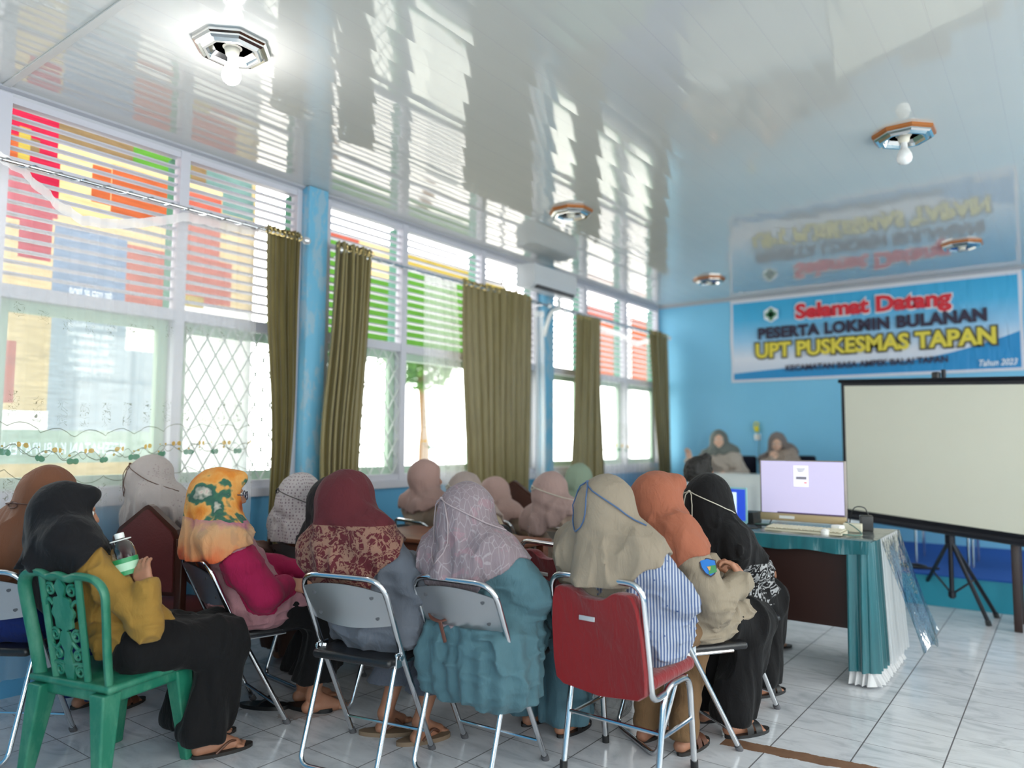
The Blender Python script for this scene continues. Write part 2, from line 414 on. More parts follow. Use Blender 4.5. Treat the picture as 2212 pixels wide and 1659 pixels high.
def window_bay(n, y0, y1, mulls, grilled, jambs=True):
    w = empty('window_%d' % n, (XW, (y0+y1)/2, .95)); w['kind'] = 'structure'
    off = Vector((XW, (y0+y1)/2, .95))
    def bd(mb, name, mat, **k):
        mb.v = [tuple(Vector(p)-off) for p in mb.v]; return mb.build(name, mat, w, **k)
    f = MB(); xa, xb = XW-.05, XW+.015
    f.b2((xa, y0, 3.03), (xb, y1, 3.075)); f.b2((xa, y0, 2.715), (xb-.012, y1, 2.755)); f.b2((xa, y0, 2.02), (xb, y1, 2.088)); f.b2((xa, y0, .985), (xb, y1, 1.035))
    edges = [y0]+list(mulls)+[y1]
    for i, y in enumerate(edges):
        a, b = (y-.03, y+.03) if 0 < i < len(edges)-1 else ((y, y+.04) if i == 0 else (y-.04, y))
        f.b2((xa-.002, a, .986), (xb+.006, b, 3.074))
    bd(f, 'window_frame', WHITEP, smooth=False)
    bd(MB().b2((XW-.14, y0, .93), (XW+.05, y1, .985)), 'window_sill', WHITEP, smooth=False)
    lv = MB(); R = Matrix.Rotation(math.radians(-8), 3, 'Y')
    for i in range(len(edges)-1):
        a, b = edges[i]+.03, edges[i+1]-.03
        for za, zb, p in ((2.755, 3.03, .0555), (2.088, 2.715, .0635)):
            k = int(round((zb-za)/p))
            for j in range(1, k): lv.box((XW-.03, (a+b)/2, za+(zb-za)*j/k), (.036, b-a, .010), R)
    bd(lv, 'louvre', WHITEP, smooth=False)
    jb = MB()
    for y in edges[1:]:
        jb.b2((XW-.15, y-.02, 2.06), (XW-.052, y+.02, 3.05))
    bd(jb, 'green_outer_jamb', DKGREEN, smooth=False)
    for i in range(len(edges)-1):
        a, b = edges[i]+.03, edges[i+1]-.03
        c = MB(); x0, x1 = XW-.10, XW-.052
        c.b2((x0, a, 1.035), (x1, a+.06, 2.02)); c.b2((x0, b-.06, 1.035), (x1, b, 2.02)); c.b2((x0, a+.06, 1.96), (x1, b-.06, 2.02)); c.b2((x0, a+.06, 1.035), (x1, b-.06, 1.095))
        cf = bd(c, 'casement_frame', GREENP, smooth=False)
        bd(MB().b2((XW-.078, a+.06, 1.095), (XW-.074, b-.06, 1.96)), 'window_pane', GLASS, smooth=False)
        if i in grilled:
            g = MB(); dy, dz = .118, .20; z0, z1 = 1.035, 2.02
            for sgn in (1, -1):
                m_ = dz/dy*sgn
                k = -60
                for k in range(-40, 60):
                    # line z = z0 + m_*(y-a) + k*dz ; clip to rectangle
                    pts = []
                    for y in (a, b):
                        z = z0+m_*(y-a)+k*dz
                        if z0 <= z <= z1: pts.append((y, z))
                    for z in (z0, z1):
                        y = a+(z-z0-k*dz)/m_
                        if a < y < b: pts.append((y, z))
                    if len(pts) >= 2:
                        g.tube([(XW-.012, *pts[0]), (XW-.012, *pts[1])], .0055, 5)
            bd(g, 'window_grille', GRILLE)
    return w
window_bay(1, .45, 3.25, (1.40, 2.375), (2,))
window_bay(2, 3.47, 6.2, (4.285, 5.31), (0,))
window_bay(3, 6.38, 9.02, (7.15, 8.11), ())
def fill_win(n, a, b):  # unseen right-wall windows, added with tall openings to fill the room with daylight
    w = empty('window_%d' % n, (XR, (a+b)/2, .55)); w['kind'] = 'structure'
    f = MB(); c = (a+b)/2; h = (b-a)/2
    for y in (-h, -h/3, h/3, h-.05): f.b2((.03, y, 0), (.09, y+.05, 2.35))
    for z in (0, 1.6, 2.30): f.b2((.03, -h, z), (.09, h, z+.05))
    f.build('window_frame', WHITEP, w, smooth=False)
    MB().b2((.055, -h, .0), (.06, h, 2.35)).build('window_pane', GLASS, w, smooth=False)
w = empty('window_7', (.6, YR, .8)); w['kind'] = 'structure'; f = MB()  # unseen window added behind the camera to brighten screen and end wall
for x_ in (-1.5, -.5, .45, 1.45): f.b2((x_, -.09, 0), (x_+.05, -.03, 1.8))
for z_ in (0, 1.75): f.b2((-1.5, -.09, z_), (1.5, -.03, z_+.05))
f.build('window_frame', WHITEP, w, smooth=False); MB().b2((-1.5, -.065, 0), (1.5, -.06, 1.8)).build('window_pane', GLASS, w, smooth=False)
fill_win(4, -1.6, .9); fill_win(5, 1.5, 4.0); fill_win(6, 4.8, 7.3)
# pillars, ceiling trim
def pil(n, y0, y1):
    o = MB().rbox((XW+.05, (y0+y1)/2, HC/2-.0), (.10, y1-y0, HC-.004), .006).build('trim_%d' % n, BLUEP); o['kind'] = 'structure'
pil(1, 3.25, 3.42); pil(2, 6.2, 6.38)
GREYTRIM = simple('grey_cornice', hx(176, 178, 186), .4)
MB().prism([(XW+.0, HC-.045), (XW+.012, HC-.045), (XW+.02, HC-.02), (XW+.05, HC-.012), (XW+.05, HC), (XW, HC)], 1, YR, YB).build('trim_3', GREYTRIM, smooth=False)['kind'] = 'structure'
MB().b2((XW, YB-.03, HC-.03), (XR, YB, HC-.001)).build('trim_4', GREYTRIM, smooth=False)['kind'] = 'structure'
MB().b2((XW+.05, 1.37, HC-.008), (XR, 1.405, HC-.001)).build('trim_5', simple('ceiling_joint_strip', hx(205, 205, 202), .35), smooth=False)['kind'] = 'structure'
# raised platform at the far end
PLBLUE = simple('teal_platform_paint', hx(38, 150, 175), .4, bump=.1); PLTOP = simple('royal_blue_carpet', hx(28, 88, 176), .9, bump=.4, bscale=200)
MB().b2((XW, 6.94, 0.0), (XR, YB, .24)).build('trim_6', PLBLUE, smooth=False)['kind'] = 'structure'
MB().b2((XW, 6.93, .24), (XR, YB, .252)).build('trim_7', PLTOP, smooth=False)['kind'] = 'structure'
# ---------------------------------------------------------------- outside
OUTG = simple('pale_yard_concrete', hx(200, 198, 190), .8)
MB().b2((-30, -15, -.35), (XW-.14, 30, -.3)).build('ground', OUTG, smooth=False)['kind'] = 'structure'
def bmat(name, c):
    s = NT(name); t = s.t
    d = _n(t, 'ShaderNodeBsdfDiffuse'); tr = _n(t, 'ShaderNodeBsdfTranslucent'); mx = _n(t, 'ShaderNodeMixShader')
    v = s.coord(scale=(1, .5, 6)); g = s.ramp(s.noise(v, 9, 5, .7, .6), [(.3, tuple(x*.62 for x in c[:3])+(1,)), (.6, c)])
    s.link(g, d.inputs[0]); s.link(g, tr.inputs[0]); mx.inputs[0].default_value = .5
    s.link(d.outputs[0], mx.inputs[1]); s.link(tr.outputs[0], mx.inputs[2]); s.link(mx.outputs[0], s.out.inputs[0]); t.nodes.remove(s.p)
    return s.m
K = .24
def kc(r, g, b, k=K): c = hx(r, g, b); return (c[0]*k, c[1]*k, c[2]*k, 1)
BC = {'pink': kc(240, 60, 95), 'tan': kc(176, 150, 112), 'green': kc(120, 190, 80), 'cream': kc(250, 225, 170, .34), 'orange': kc(240, 130, 85), 'yellow': kc(240, 215, 110),
      'teal': kc(150, 190, 185), 'blue': kc(170, 205, 245, .22), 'sky': kc(205, 232, 250, .25), 'white': kc(250, 250, 245, .5), 'mint': kc(205, 240, 220, .27), 'salmon': kc(245, 135, 115), 'brown': kc(120, 80, 60), 'red': kc(215, 70, 70)}
BM = {k: bmat('banner_'+k, v) for k, v in BC.items()}
def out_banner(x, base, pats, label, cat='banner', post=True):
    """pats: (colour, u0, v0, u1, v1) in photo pixels projected on the plane x"""
    a, b = onx(base[1], base[2], x), onx(base[3], base[4], x)
    y0, y1 = min(a.y, b.y), max(a.y, b.y); z0, z1 = base[5], base[6]
    t = empty('hanging_banner', (x, (y0+y1)/2, z0), 0, label, cat)
    o = Vector((x, (y0+y1)/2, z0))
    rects = [(base[0], y0-o.y, y1-o.y, 0, z1-z0)]
    for p in pats:
        uc, vc = (p[1]+p[3])/2, (p[2]+p[4])/2
        ya, yb = sorted((onx(p[1], vc, x).y-o.y, onx(p[3], vc, x).y-o.y)); za, zb = sorted((onx(uc, p[2], x).z-z0, onx(uc, p[4], x).z-z0))
        rects.append((p[0], max(ya, y0-o.y), min(yb, y1-o.y), max(za, 0), min(zb, z1-z0)))
    Y_ = sorted({round(c, 4) for r_ in rects for c in r_[1:3]}); Z_ = sorted({round(c, 4) for r_ in rects for c in r_[3:5]})
    mb = MB(); mats = []; idx = []
    for i in range(len(Y_)-1):
        for j in range(len(Z_)-1):
            yc, zc_ = (Y_[i]+Y_[i+1])/2, (Z_[j]+Z_[j+1])/2; top_ = None
            for r_ in rects:
                if r_[1] < yc < r_[2] and r_[3] < zc_ < r_[4]: top_ = r_[0]
            if top_ is None: continue
            if top_ not in mats: mats.append(top_)
            mb.add([(0, Y_[i], Z_[j]), (0, Y_[i+1], Z_[j]), (0, Y_[i+1], Z_[j+1]), (0, Y_[i], Z_[j+1])], [(0, 1, 2, 3)]); idx.append(mats.index(top_))
    ob = mb.build('banner_sheet', BM[mats[0]], t, smooth=False, fix=False)
    for m_ in mats[1:]: addmat(ob, BM[m_])
    ob.data.polygons.foreach_set('material_index', idx)
    if post:
        pm = MB()
        for y in (y0-o.y+.02, y1-o.y-.02): pm.tube([(-.04, y, -z0-.3), (-.04, y, z1-z0+.05)], .02, 8)
        pm.tube([(-.04, y0-o.y, z1-z0+.02), (-.04, y1-o.y, z1-z0+.02)], .015, 8)
        pm.build('banner_pole', GREYRUB, t)
    return t
XB1 = -5.25
b1 = out_banner(XB1, ('cream', -260, 600, 548, 600, .88, 4.3), [
    ('pink', -260, 60, 132, 345), ('pink', 85, 340, 128, 470), ('tan', 132, 60, 385, 345), ('green', 292, 120, 430, 372), ('tan', 60, 300, 86, 330), ('yellow', 40, 275, 66, 345), ('orange', -80, 275, 40, 345),
    ('pink', -80, 345, 118, 470), ('orange', 198, 360, 240, 440), ('orange', 240, 375, 385, 480), ('salmon', 390, 420, 475, 660), ('teal', 448, 200, 548, 420), ('teal', 480, 420, 548, 470), ('tan', 412, 350, 446, 400),
    ('cream', -80, 470, 110, 760), ('white', 386, 662, 548, 1100), ('pink', 40, 470, 112, 560), ('blue', 113, 500, 272, 690), ('sky', 104, 690, 385, 960), ('salmon', 272, 535, 354, 668), ('white', 272, 668, 345, 760), ('green', 352, 660, 392, 1010), ('mint', 336, 860, 352, 960),
    ('salmon', 400, 560, 500, 655), ('yellow', 400, 640, 440, 664), ('salmon', 0, 735, 32, 870), ('mint', -80, 930, 385, 1000), ('white', -80, 885, 103, 928)],
    'large colourful health banner hanging outside the nearest window')
WTXT = simple('banner_text_white', (.95, .95, .95, 1), .8, var=0); DTXT = bmat('banner_text_pale', (.75, .82, .9, 1))
def mirror_text(s, u0, u1, v, cap, x, parent, mat, name):
    a, b = onx(u0, v, x), onx(u1, v, x); o = parent.location
    c = (a+b)/2-o
    text_mesh(s, cap/.7, name, mat, parent, (c.x+.045, c.y, c.z), (0, -1, 0), (0, 0, 1), 0, 0, 0, abs(b.y-a.y))
mirror_text('dan mata air harus', 143, 236, 634, .055, XB1, b1, WTXT, 'lettering')
for i, s_ in enumerate(('Lantai sumur sebaiknya', 'kedap air (kuat/semen)', 'dan tidak retak', 'Bibir sumur dan', 'dinding sumur', 'dinding semen')):
    w_ = (140, 246, 138, 238, 150, 228, 150, 226, 140, 240, 150, 238)[2*i:2*i+2]
    mirror_text(s_, w_[0], w_[1], 706+i*18.5, .038, XB1, b1, WTXT, 'lettering')
mirror_text('KESEHATAN KABUPATEN P', -20, 262, 970, .075, XB1, b1, WTXT, 'lettering')
b2 = out_banner(-5.7, ('green', 690, 600, 1040, 600, 2.25, 3.35), [
    ('orange', 700, 425, 760, 455), ('pink', 700, 447, 760, 490), ('red', 760, 462, 775, 492), ('yellow', 775, 470, 800, 490), ('pink', 798, 470, 832, 520), ('salmon', 705, 488, 825, 530), ('cream', 775, 520, 850, 600), ('salmon', 898, 535, 935, 580), ('salmon', 965, 548, 1022, 575), ('yellow', 875, 560, 1030, 600)],
    'green and red banner outside, seen through the louvres of the middle window')
b3 = out_banner(-5.7, ('yellow', 1048, 600, 1092, 600, 2.5, 3.3), [('green', 1050, 570, 1092, 585), ('salmon', 1050, 590, 1085, 605)], 'narrow yellow and green banner strip outside beside the air conditioner')
b4 = out_banner(-5.9, ('orange', 1268, 640, 1345, 640, 2.3, 3.4), [('yellow', 1268, 600, 1345, 650), ('salmon', 1270, 672, 1340, 700)], 'orange banner outside the farthest window')
b5 = out_banner(-5.9, ('orange', 1362, 660, 1412, 660, 2.3, 3.4), [('salmon', 1362, 645, 1405, 660), ('tan', 1390, 660, 1412, 685)], 'small orange sign board outside by the far corner')
LEAF = bmat('tree_leaf', kc(120, 170, 90, .5)); BARK = simple('tree_bark', hx(110, 85, 60), .9)
def tree(x, y, h, r, label):
    t = empty('tree', (x, y, -.3), 0, label, 'tree', )
    MB().tube(cr([(0, 0, 0), (.05, .03, h*.35), (-.04, 0, h*.7)], 5), [.12]*6+[.08]*5, 8).build('trunk', BARK, t)
    mb = MB(); rg = random.Random(int(abs(x*10+y*7)))
    for i in range(900):
        a, b, q = rg.random()*2*PI, math.acos(2*rg.random()-1), r*(rg.random()**.4)
        c = Vector((q*math.sin(b)*math.cos(a), q*math.sin(b)*math.sin(a), h*.8+q*math.cos(b)*.8))
        R = Matrix.Rotation(rg.random()*6, 3, 'X') @ Matrix.Rotation(rg.random()*6, 3, 'Z')
        L = .10+rg.random()*.08
        mb.add([c+R @ Vector(p) for p in ((-L, 0, 0), (0, -L*.45, .01), (L, 0, 0), (0, L*.45, .01))], [(0, 1, 2, 3)])
    mb.build('foliage', LEAF, t, smooth=False, fix=False)
tree(-9.5, 7.6, 4.1, .9, 'leafy green tree outside behind the middle window louvres')
tree(-10.5, 11.0, 4.3, 1.0, 'leafy green tree outside, farther along the yard')
# ---------------------------------------------------------------- curtains
def olive():
    s = NT('olive_satin'); v = s.coord(scale=(1, 1, .15))
    s.col(s.mix(s.noise(v, 30, 3), hx(136, 124, 76), hx(104, 92, 54)))
    s.set(Roughness=.42, Specular_IOR_Level=.45, Sheen_Weight=.3)
    s.bump(s.noise(s.coord(scale=(1, 1, .06)), 60, 3), .25, .006); return s.m
OLIVE = olive(); BRASS = simple('brass_eyelet', hx(214, 190, 130), .25, 1)
def drape(yT, yB, zT, zB, folds, amp, label, x=XW+.20, lean=0, group='olive curtains on the window wall', mid=None, seed=0, pinch=1.0, lining=False):
    c = empty('curtain', (x, (yT[0]+yT[1])/2, zT), 0, label, 'curtain', group)
    y00 = (yT[0]+yT[1])/2; rg = np.random.RandomState(seed); ph = rg.rand(8)*6
    def fn(u, v):
        e = v**1.3
        a, b = yT[0]*(1-e)+yB[0]*e, yT[1]*(1-e)+yB[1]*e
        if mid:
            k = math.exp(-((v-mid[0])/.25)**2); a += mid[1]*k; b += mid[2]*k
        uu = u+.012*math.sin(6*v+ph[0]+9*u)
        y = a+(b-a)*uu
        A = amp*(.75+.35*math.sin(5*u+ph[1]))*(1-.25*v)
        xx = A*math.sin(2*PI*folds*u)+.3*A*math.sin(2*PI*folds*u*.5+ph[2]+2.5*v)+.012*math.sin(3*v+7*u+ph[3])
        y += .25*A*math.sin(4*PI*folds*u+ph[4])
        return (xx, y-y00, (zB-zT)*v)
    g = MB(); g.grid(fn, int(folds*16), 40); o = g.build('curtain_fabric', OLIVE, c, ang=180, fix=False)
    for k in range(int(folds)):
        u = (k+.5)/folds; p = fn(u, 0)
        ring = MB().tube([(0.022*math.cos(q)*.3, .022*math.cos(q), .022*math.sin(q)) for q in np.linspace(0, 2*PI, 17)[:-1]], .004, 6, closed=True)
        r = ring.build('eyelet', BRASS, c); r.location = (0.01, p[1], -.035)
    return c
drape((2.83, 3.10), (2.93, 3.02), 2.70, .28, 8, .030, 'olive curtain gathered left of the nearer blue pillar', seed=1, mid=(.55, .05, .03))
drape((3.42, 3.76), (3.36, 3.66), 2.72, .30, 8, .032, 'olive curtain gathered right of the nearer blue pillar, swung to the left', seed=2, mid=(.6, -.06, -.02))
drape((4.80, 5.84), (4.96, 5.80), 2.70, .28, 12, .040, 'widest olive curtain, closed over the middle window', seed=3)
drape((6.68, 7.15), (6.46, 7.25), 2.66, .28, 8, .036, 'olive curtain between the two farthest window panes', seed=4)
drape((8.36, 8.90), (8.72, 8.94), 2.70, .28, 8, .03, 'olive curtain in the far corner beside the blue end wall', seed=5)
CRYS = simple('crystal_finial', (.8, .82, .85, 1), .08, .6)
def rod(y0, y1, label, z=2.66):
    t = empty('curtain_rod', (XW+.20, (y0+y1)/2, z), 0, label, 'curtain rod', )
    L = (y1-y0)/2
    m = MB().tube([(0, -L, 0), (0, L, 0)], .011, 10)
    m.tube([(.013*math.cos(a*1.0), -L+2*L*i/(160), .013*math.sin(a)) for i, a in enumerate(np.linspace(0, 2*PI*L*2/.12, 161))], .0035, 4)
    m.build('rod', CHROME, t)
    for s_ in (-1, 1):
        MB().lathe([(0, -.03), (.012, -.028), (.024, -.015), (.029, 0), (.024, .015), (.012, .028), (0, .03)], (0, s_*(L+.028), 0), 14, Matrix.Rotation(PI/2, 3, 'X')).build('finial', CRYS, t)
        MB().tube([(0, s_*(L-.06), 0), (-.19, s_*(L-.06), 0)], .007, 8).build('bracket', CHROME, t)
rod(.62, 3.13, 'twisted silver curtain rod over the nearest window')
rod(3.50, 6.12, 'silver curtain rod over the middle window')
rod(6.50, 8.94, 'silver curtain rod over the farthest window')
def lace_mat(name, dens=.62, pattern=True, tint=(.93, .93, .94, 1)):
    s = NT(name); t = s.t
    uv = _n(t, 'ShaderNodeUVMap').outputs[0]; U, V, _ = s.sep(uv)     # metres
    tr = _n(t, 'ShaderNodeBsdfTransparent'); df = _n(t, 'ShaderNodeBsdfDiffuse'); tl = _n(t, 'ShaderNodeBsdfTranslucent'); m1 = _n(t, 'ShaderNodeMixShader'); m2 = _n(t, 'ShaderNodeMixShader')
    colr = tint; mask = None
    if pattern:
        def band(v0, A, k, w, absn=False):
            sn = s.math('SINE', s.math('MULTIPLY', U, k))
            if absn: sn = s.math('ABSOLUTE', sn)
            return s.math('LESS_THAN', s.math('ABSOLUTE', s.math('SUBTRACT', s.math('SUBTRACT', V, v0), s.math('MULTIPLY', sn, A))), w)
        vine = s.math('MAXIMUM', band(1.24, .022, 2*PI/.17, .0028), band(1.245, -.02, 2*PI/.10, .0022))
        sc = s.math('MAXIMUM', band(1.345, .035, PI/.17, .0022, True), band(1.13, -.035, PI/.17, .0022, True))
        cell = s.math('PINGPONG', U, .085)
        def blob(v0, u0, ru, rv):
            a = s.math('POWER', s.math('DIVIDE', s.math('SUBTRACT', cell, u0), ru), 2.0); b = s.math('POWER', s.math('DIVIDE', s.math('SUBTRACT', V, v0), rv), 2.0)
            return s.math('LESS_THAN', s.math('ADD', a, b), 1)
        flw = blob(1.215, .012, .017, .016); bud = blob(1.268, .07, .011, .013)
        leaf = s.math('MULTIPLY', s.math('LESS_THAN', s.vor(uv, 26, rnd=.6), .2), s.math('LESS_THAN', s.math('ABSOLUTE', s.math('SUBTRACT', V, 1.245)), .03))
        # curled sprigs in rows
        wv = s.math('SINE', s.math('MULTIPLY', s.noise(uv, 16, 1, .5, 1.3), 40))
        sp = s.math('GREATER_THAN', wv, .93)
        c2 = s.math('LESS_THAN', s.math('PINGPONG', U, .06), .030)
        r1 = s.math('LESS_THAN', s.math('ABSOLUTE', s.math('SUBTRACT', V, 1.46)), .065); r2 = s.math('LESS_THAN', s.math('ABSOLUTE', s.math('SUBTRACT', V, 1.03)), .06)
        r3 = s.math('LESS_THAN', s.math('ABSOLUTE', s.math('SUBTRACT', V, 1.93)), .035)
        spr = s.math('MULTIPLY', s.math('MULTIPLY', sp, c2), s.math('MAXIMUM', s.math('MAXIMUM', r1, r2), r3))
        thin = s.math('MAXIMUM', s.math('MAXIMUM', vine, sc), spr)
        mask = s.math('MAXIMUM', s.math('MAXIMUM', thin, flw), s.math('MAXIMUM', bud, leaf))
        colr = s.mix(thin, tint, hx(120, 122, 112)); colr = s.mix(leaf, colr, hx(160, 130, 60)); colr = s.mix(bud, colr, hx(190, 150, 60)); colr = s.mix(flw, colr, hx(70, 120, 98))
        s.link(colr, df.inputs[0]); s.link(colr, tl.inputs[0])
        fac = s.math('MAXIMUM', s.math('MULTIPLY', mask, .85), dens)
    else:
        df.inputs[0].default_value = colr; tl.inputs[0].default_value = colr; fac = None
    m1.inputs[0].default_value = .5
    s.link(df.outputs[0], m1.inputs[1]); s.link(tl.outputs[0], m1.inputs[2])
    if fac is not None: s.link(fac, m2.inputs[0])
    else: m2.inputs[0].default_value = dens
    s.link(tr.outputs[0], m2.inputs[1]); s.link(m1.outputs[0], m2.inputs[2]); s.link(m2.outputs[0], s.out.inputs[0]); t.nodes.remove(s.p)
    return s.m
LACE = lace_mat('sheer_lace', .30); LACE2 = lace_mat('thin_sheer_lace', .14); SHEER = lace_mat('plain_sheer', .34, False); TAPE = lace_mat('sheer_heading_tape', .8, False)
def sheet(o, mb, uvs):
    me = o.data; l = me.uv_layers.new(name='UVMap'); arr = np.array(uvs, dtype=np.float32)
    vi = np.empty(len(me.loops), dtype=np.int32); me.loops.foreach_get('vertex_index', vi)
    l.data.foreach_set('uv', arr[vi].ravel())
def sheer(top, zB, label, x=XW+.13, mat=LACE, nu=120, amp=.012, name='sheer_curtain', fold=.11, tape=True, bot=None, vshift=0):
    """top: list of (y, z) along the sagging upper edge"""
    ys = [p[0] for p in top]; zs = [p[1] for p in top]
    o0 = Vector((x, (ys[0]+ys[-1])/2, zB)); t = empty(name, o0, 0, label, 'sheer curtain')
    nv = 24
    def fn(u, v):
        y = ys[0]+(ys[-1]-ys[0])*u; z = float(np.interp(y, ys, zs)); yb = y if bot is None else bot[0]+(bot[1]-bot[0])*u
        yy = y*(1-v)+yb*v
        xx = amp*math.sin(y*2*PI/fold)+.6*amp*math.sin(y*2*PI/fold*2.3+1)+.01*math.sin(v*5+y*4)
        return (xx, yy-o0.y, z+(zB-z)*v-o0.z)
    g = MB(); g.grid(fn, nu, nv); ob = g.build('sheer_fabric' if mat is SHEER else 'lace_fabric', mat, t, ang=180, fix=False)
    uvs = []
    for i in range(nu+1):
        for j in range(nv+1):
            p = fn(i/nu, j/nv); y = ys[0]+(ys[-1]-ys[0])*i/nu; zt = float(np.interp(y, ys, zs))
            # the print sags about a third as much as the upper edge does
            uvs.append((y*1.06, p[2]+o0.z+(2.62-zt)*.30*(1-abs(j/nv-.0)*.2)+vshift))
    sheet(ob, g, uvs)
    if tape:
        g = MB(); g.grid(lambda u, v: (fn(u, 0)[0]+.003, fn(u, 0)[1], fn(u, 0)[2]-.055*v+.004), nu, 1)
        tb = g.build('heading_tape', TAPE, t, ang=180, fix=False)
    return t
def tp(lst, x): return [(onx(u, v, x).y, onx(u, v, x).z) for u, v in lst]
T1 = [(.55, 2.66), (1.0, 2.66)]+tp([(-20, 322), (20, 338), (45, 355), (90, 400), (130, 438), (180, 468), (240, 476), (300, 474), (370, 466), (395, 460), (430, 466), (500, 482), (562, 494)], XW+.13)
sheer(T1, .12, 'white lace curtain with embroidered vine, its top edge sagging, nearest window')
sheer([(4.40, 2.66), (4.62, 2.665), (4.80, 2.67)], .5, 'narrow lace curtain strip hanging in the middle window', nu=40, bot=(4.38, 5.0), vshift=-.02)
sheer([(6.02, 2.60), (6.1, 2.6), (6.16, 2.6)], .3, 'twisted pale sheer curtain hanging below the air conditioner', mat=SHEER, nu=40, bot=(6.06, 6.18), amp=.03)

sheer([(7.15, 2.62), (7.7, 2.60), (8.1, 2.52), (8.5, 2.60)], .3, 'lace curtain at the farthest window before the corner', nu=70, mat=LACE2)
# ---------------------------------------------------------------- ceiling lamps
COPPER = simple('copper_wood_trim', hx(178, 110, 58), .3, .35); LAMPCH = simple('lamp_chrome', (.75, .75, .74, 1), .14, 1, var=.05)
SOCK = simple('socket_porcelain', hx(225, 220, 205), .4)
BULBOFF = simple('unlit_bulb_glass', hx(240, 240, 240), .2)
def emis(name, c, st):
    m = bpy.data.materials.new(name); m.use_nodes = True; p = m.node_tree.nodes['Principled BSDF']
    p.inputs['Base Color'].default_value = c; p.inputs['Emission Color'].default_value = c; p.inputs['Emission Strength'].default_value = st; return m
BULBON = emis('lit_bulb', (1, .98, .98, 1), 25)
def ceil_lamp(x, y, label, bulb=None, s_=1.0, rim=None):
    t = empty('ceiling_lamp', (x, y, HC), 0, label, 'ceiling lamp', 'octagonal ceiling lamps')
    R = .172*s_
    MB().lathe([(R, 0), (R, -.016), (R*.93, -.022), (R*.93, -.012)], sides=8).build('octagonal_rim', rim or COPPER, t, smooth=False)
    MB().lathe([(R*.93, -.012), (R*.93, -.03), (R*.86, -.038), (R*.80, -.032), (R*.74, -.046), (R*.66, -.046), (R*.62, -.030), (R*.50, -.012), (R*.30, -.006)], sides=8).build('chrome_frame', LAMPCH, t, smooth=False)
    MB().lathe([(0, -.002), (R*.30, -.006), (.035, -.018), (.028, -.05), (.022, -.055)], (0, 0, 0), 16).build('socket', SOCK, t)
    if bulb:
        pr = [(.0, -.185), (.018, -.182), (.033, -.168), (.039, -.148), (.036, -.125), (.024, -.098), (.017, -.085), (.016, -.055), (0, -.05)]
        MB().lathe([(r_*1.1, z_) for r_, z_ in pr], (0, 0, 0), 20).build('bulb', bulb, t)
        if bulb is BULBON:
            l = bpy.data.lights.new('bulb_light', 'POINT'); l.energy = 9; l.shadow_soft_size = .045; l.color = (1, .97, .97)
            lo = bpy.data.objects.new('bulb_light', l); COL.objects.link(lo); lo.parent = t; lo.location = (0, 0, -.235)
    return t
ceil_lamp(-2.99, 1.85, 'octagonal ceiling lamp with the only lit bulb, near the nearest window', BULBON, rim=LAMPCH)
ceil_lamp(-.69, 4.72, 'octagonal ceiling lamp with a bare unlit bulb, right side, nearer row', BULBOFF)
ceil_lamp(-3.04, 4.83, 'octagonal ceiling lamp in the middle of the left row, bulb missing')
ceil_lamp(-3.10, 7.78, 'octagonal ceiling lamp closest to the far left corner')
ceil_lamp(-.69, 7.69, 'octagonal ceiling lamp just in front of the hanging banner')
# ---------------------------------------------------------------- air conditioner
ac = empty('air_conditioner', (XW+.10, 6.09, 2.77), 0, 'white wall air conditioner under the ceiling between two windows', 'air conditioner')
MB().prism([(0, .02), (.17, .0), (.215, .035), (.225, .10), (.215, .23), (0, .245)], 1, -.38, .38).build('housing', simple('ac_plastic', hx(205, 208, 212), .35), ac, smooth=False)
MB().rbox((.20, 0, .018), (.05, .66, .03), .008).build('air_outlet', simple('ac_vent', hx(70, 68, 70), .5), ac)
MB().tube(cr([(.05, .30, 0), (.06, .28, -.10), (.03, .18, -.16), (.0, .10, -.4)], 6), .022, 8).build('pipe', WHITEPL, ac)
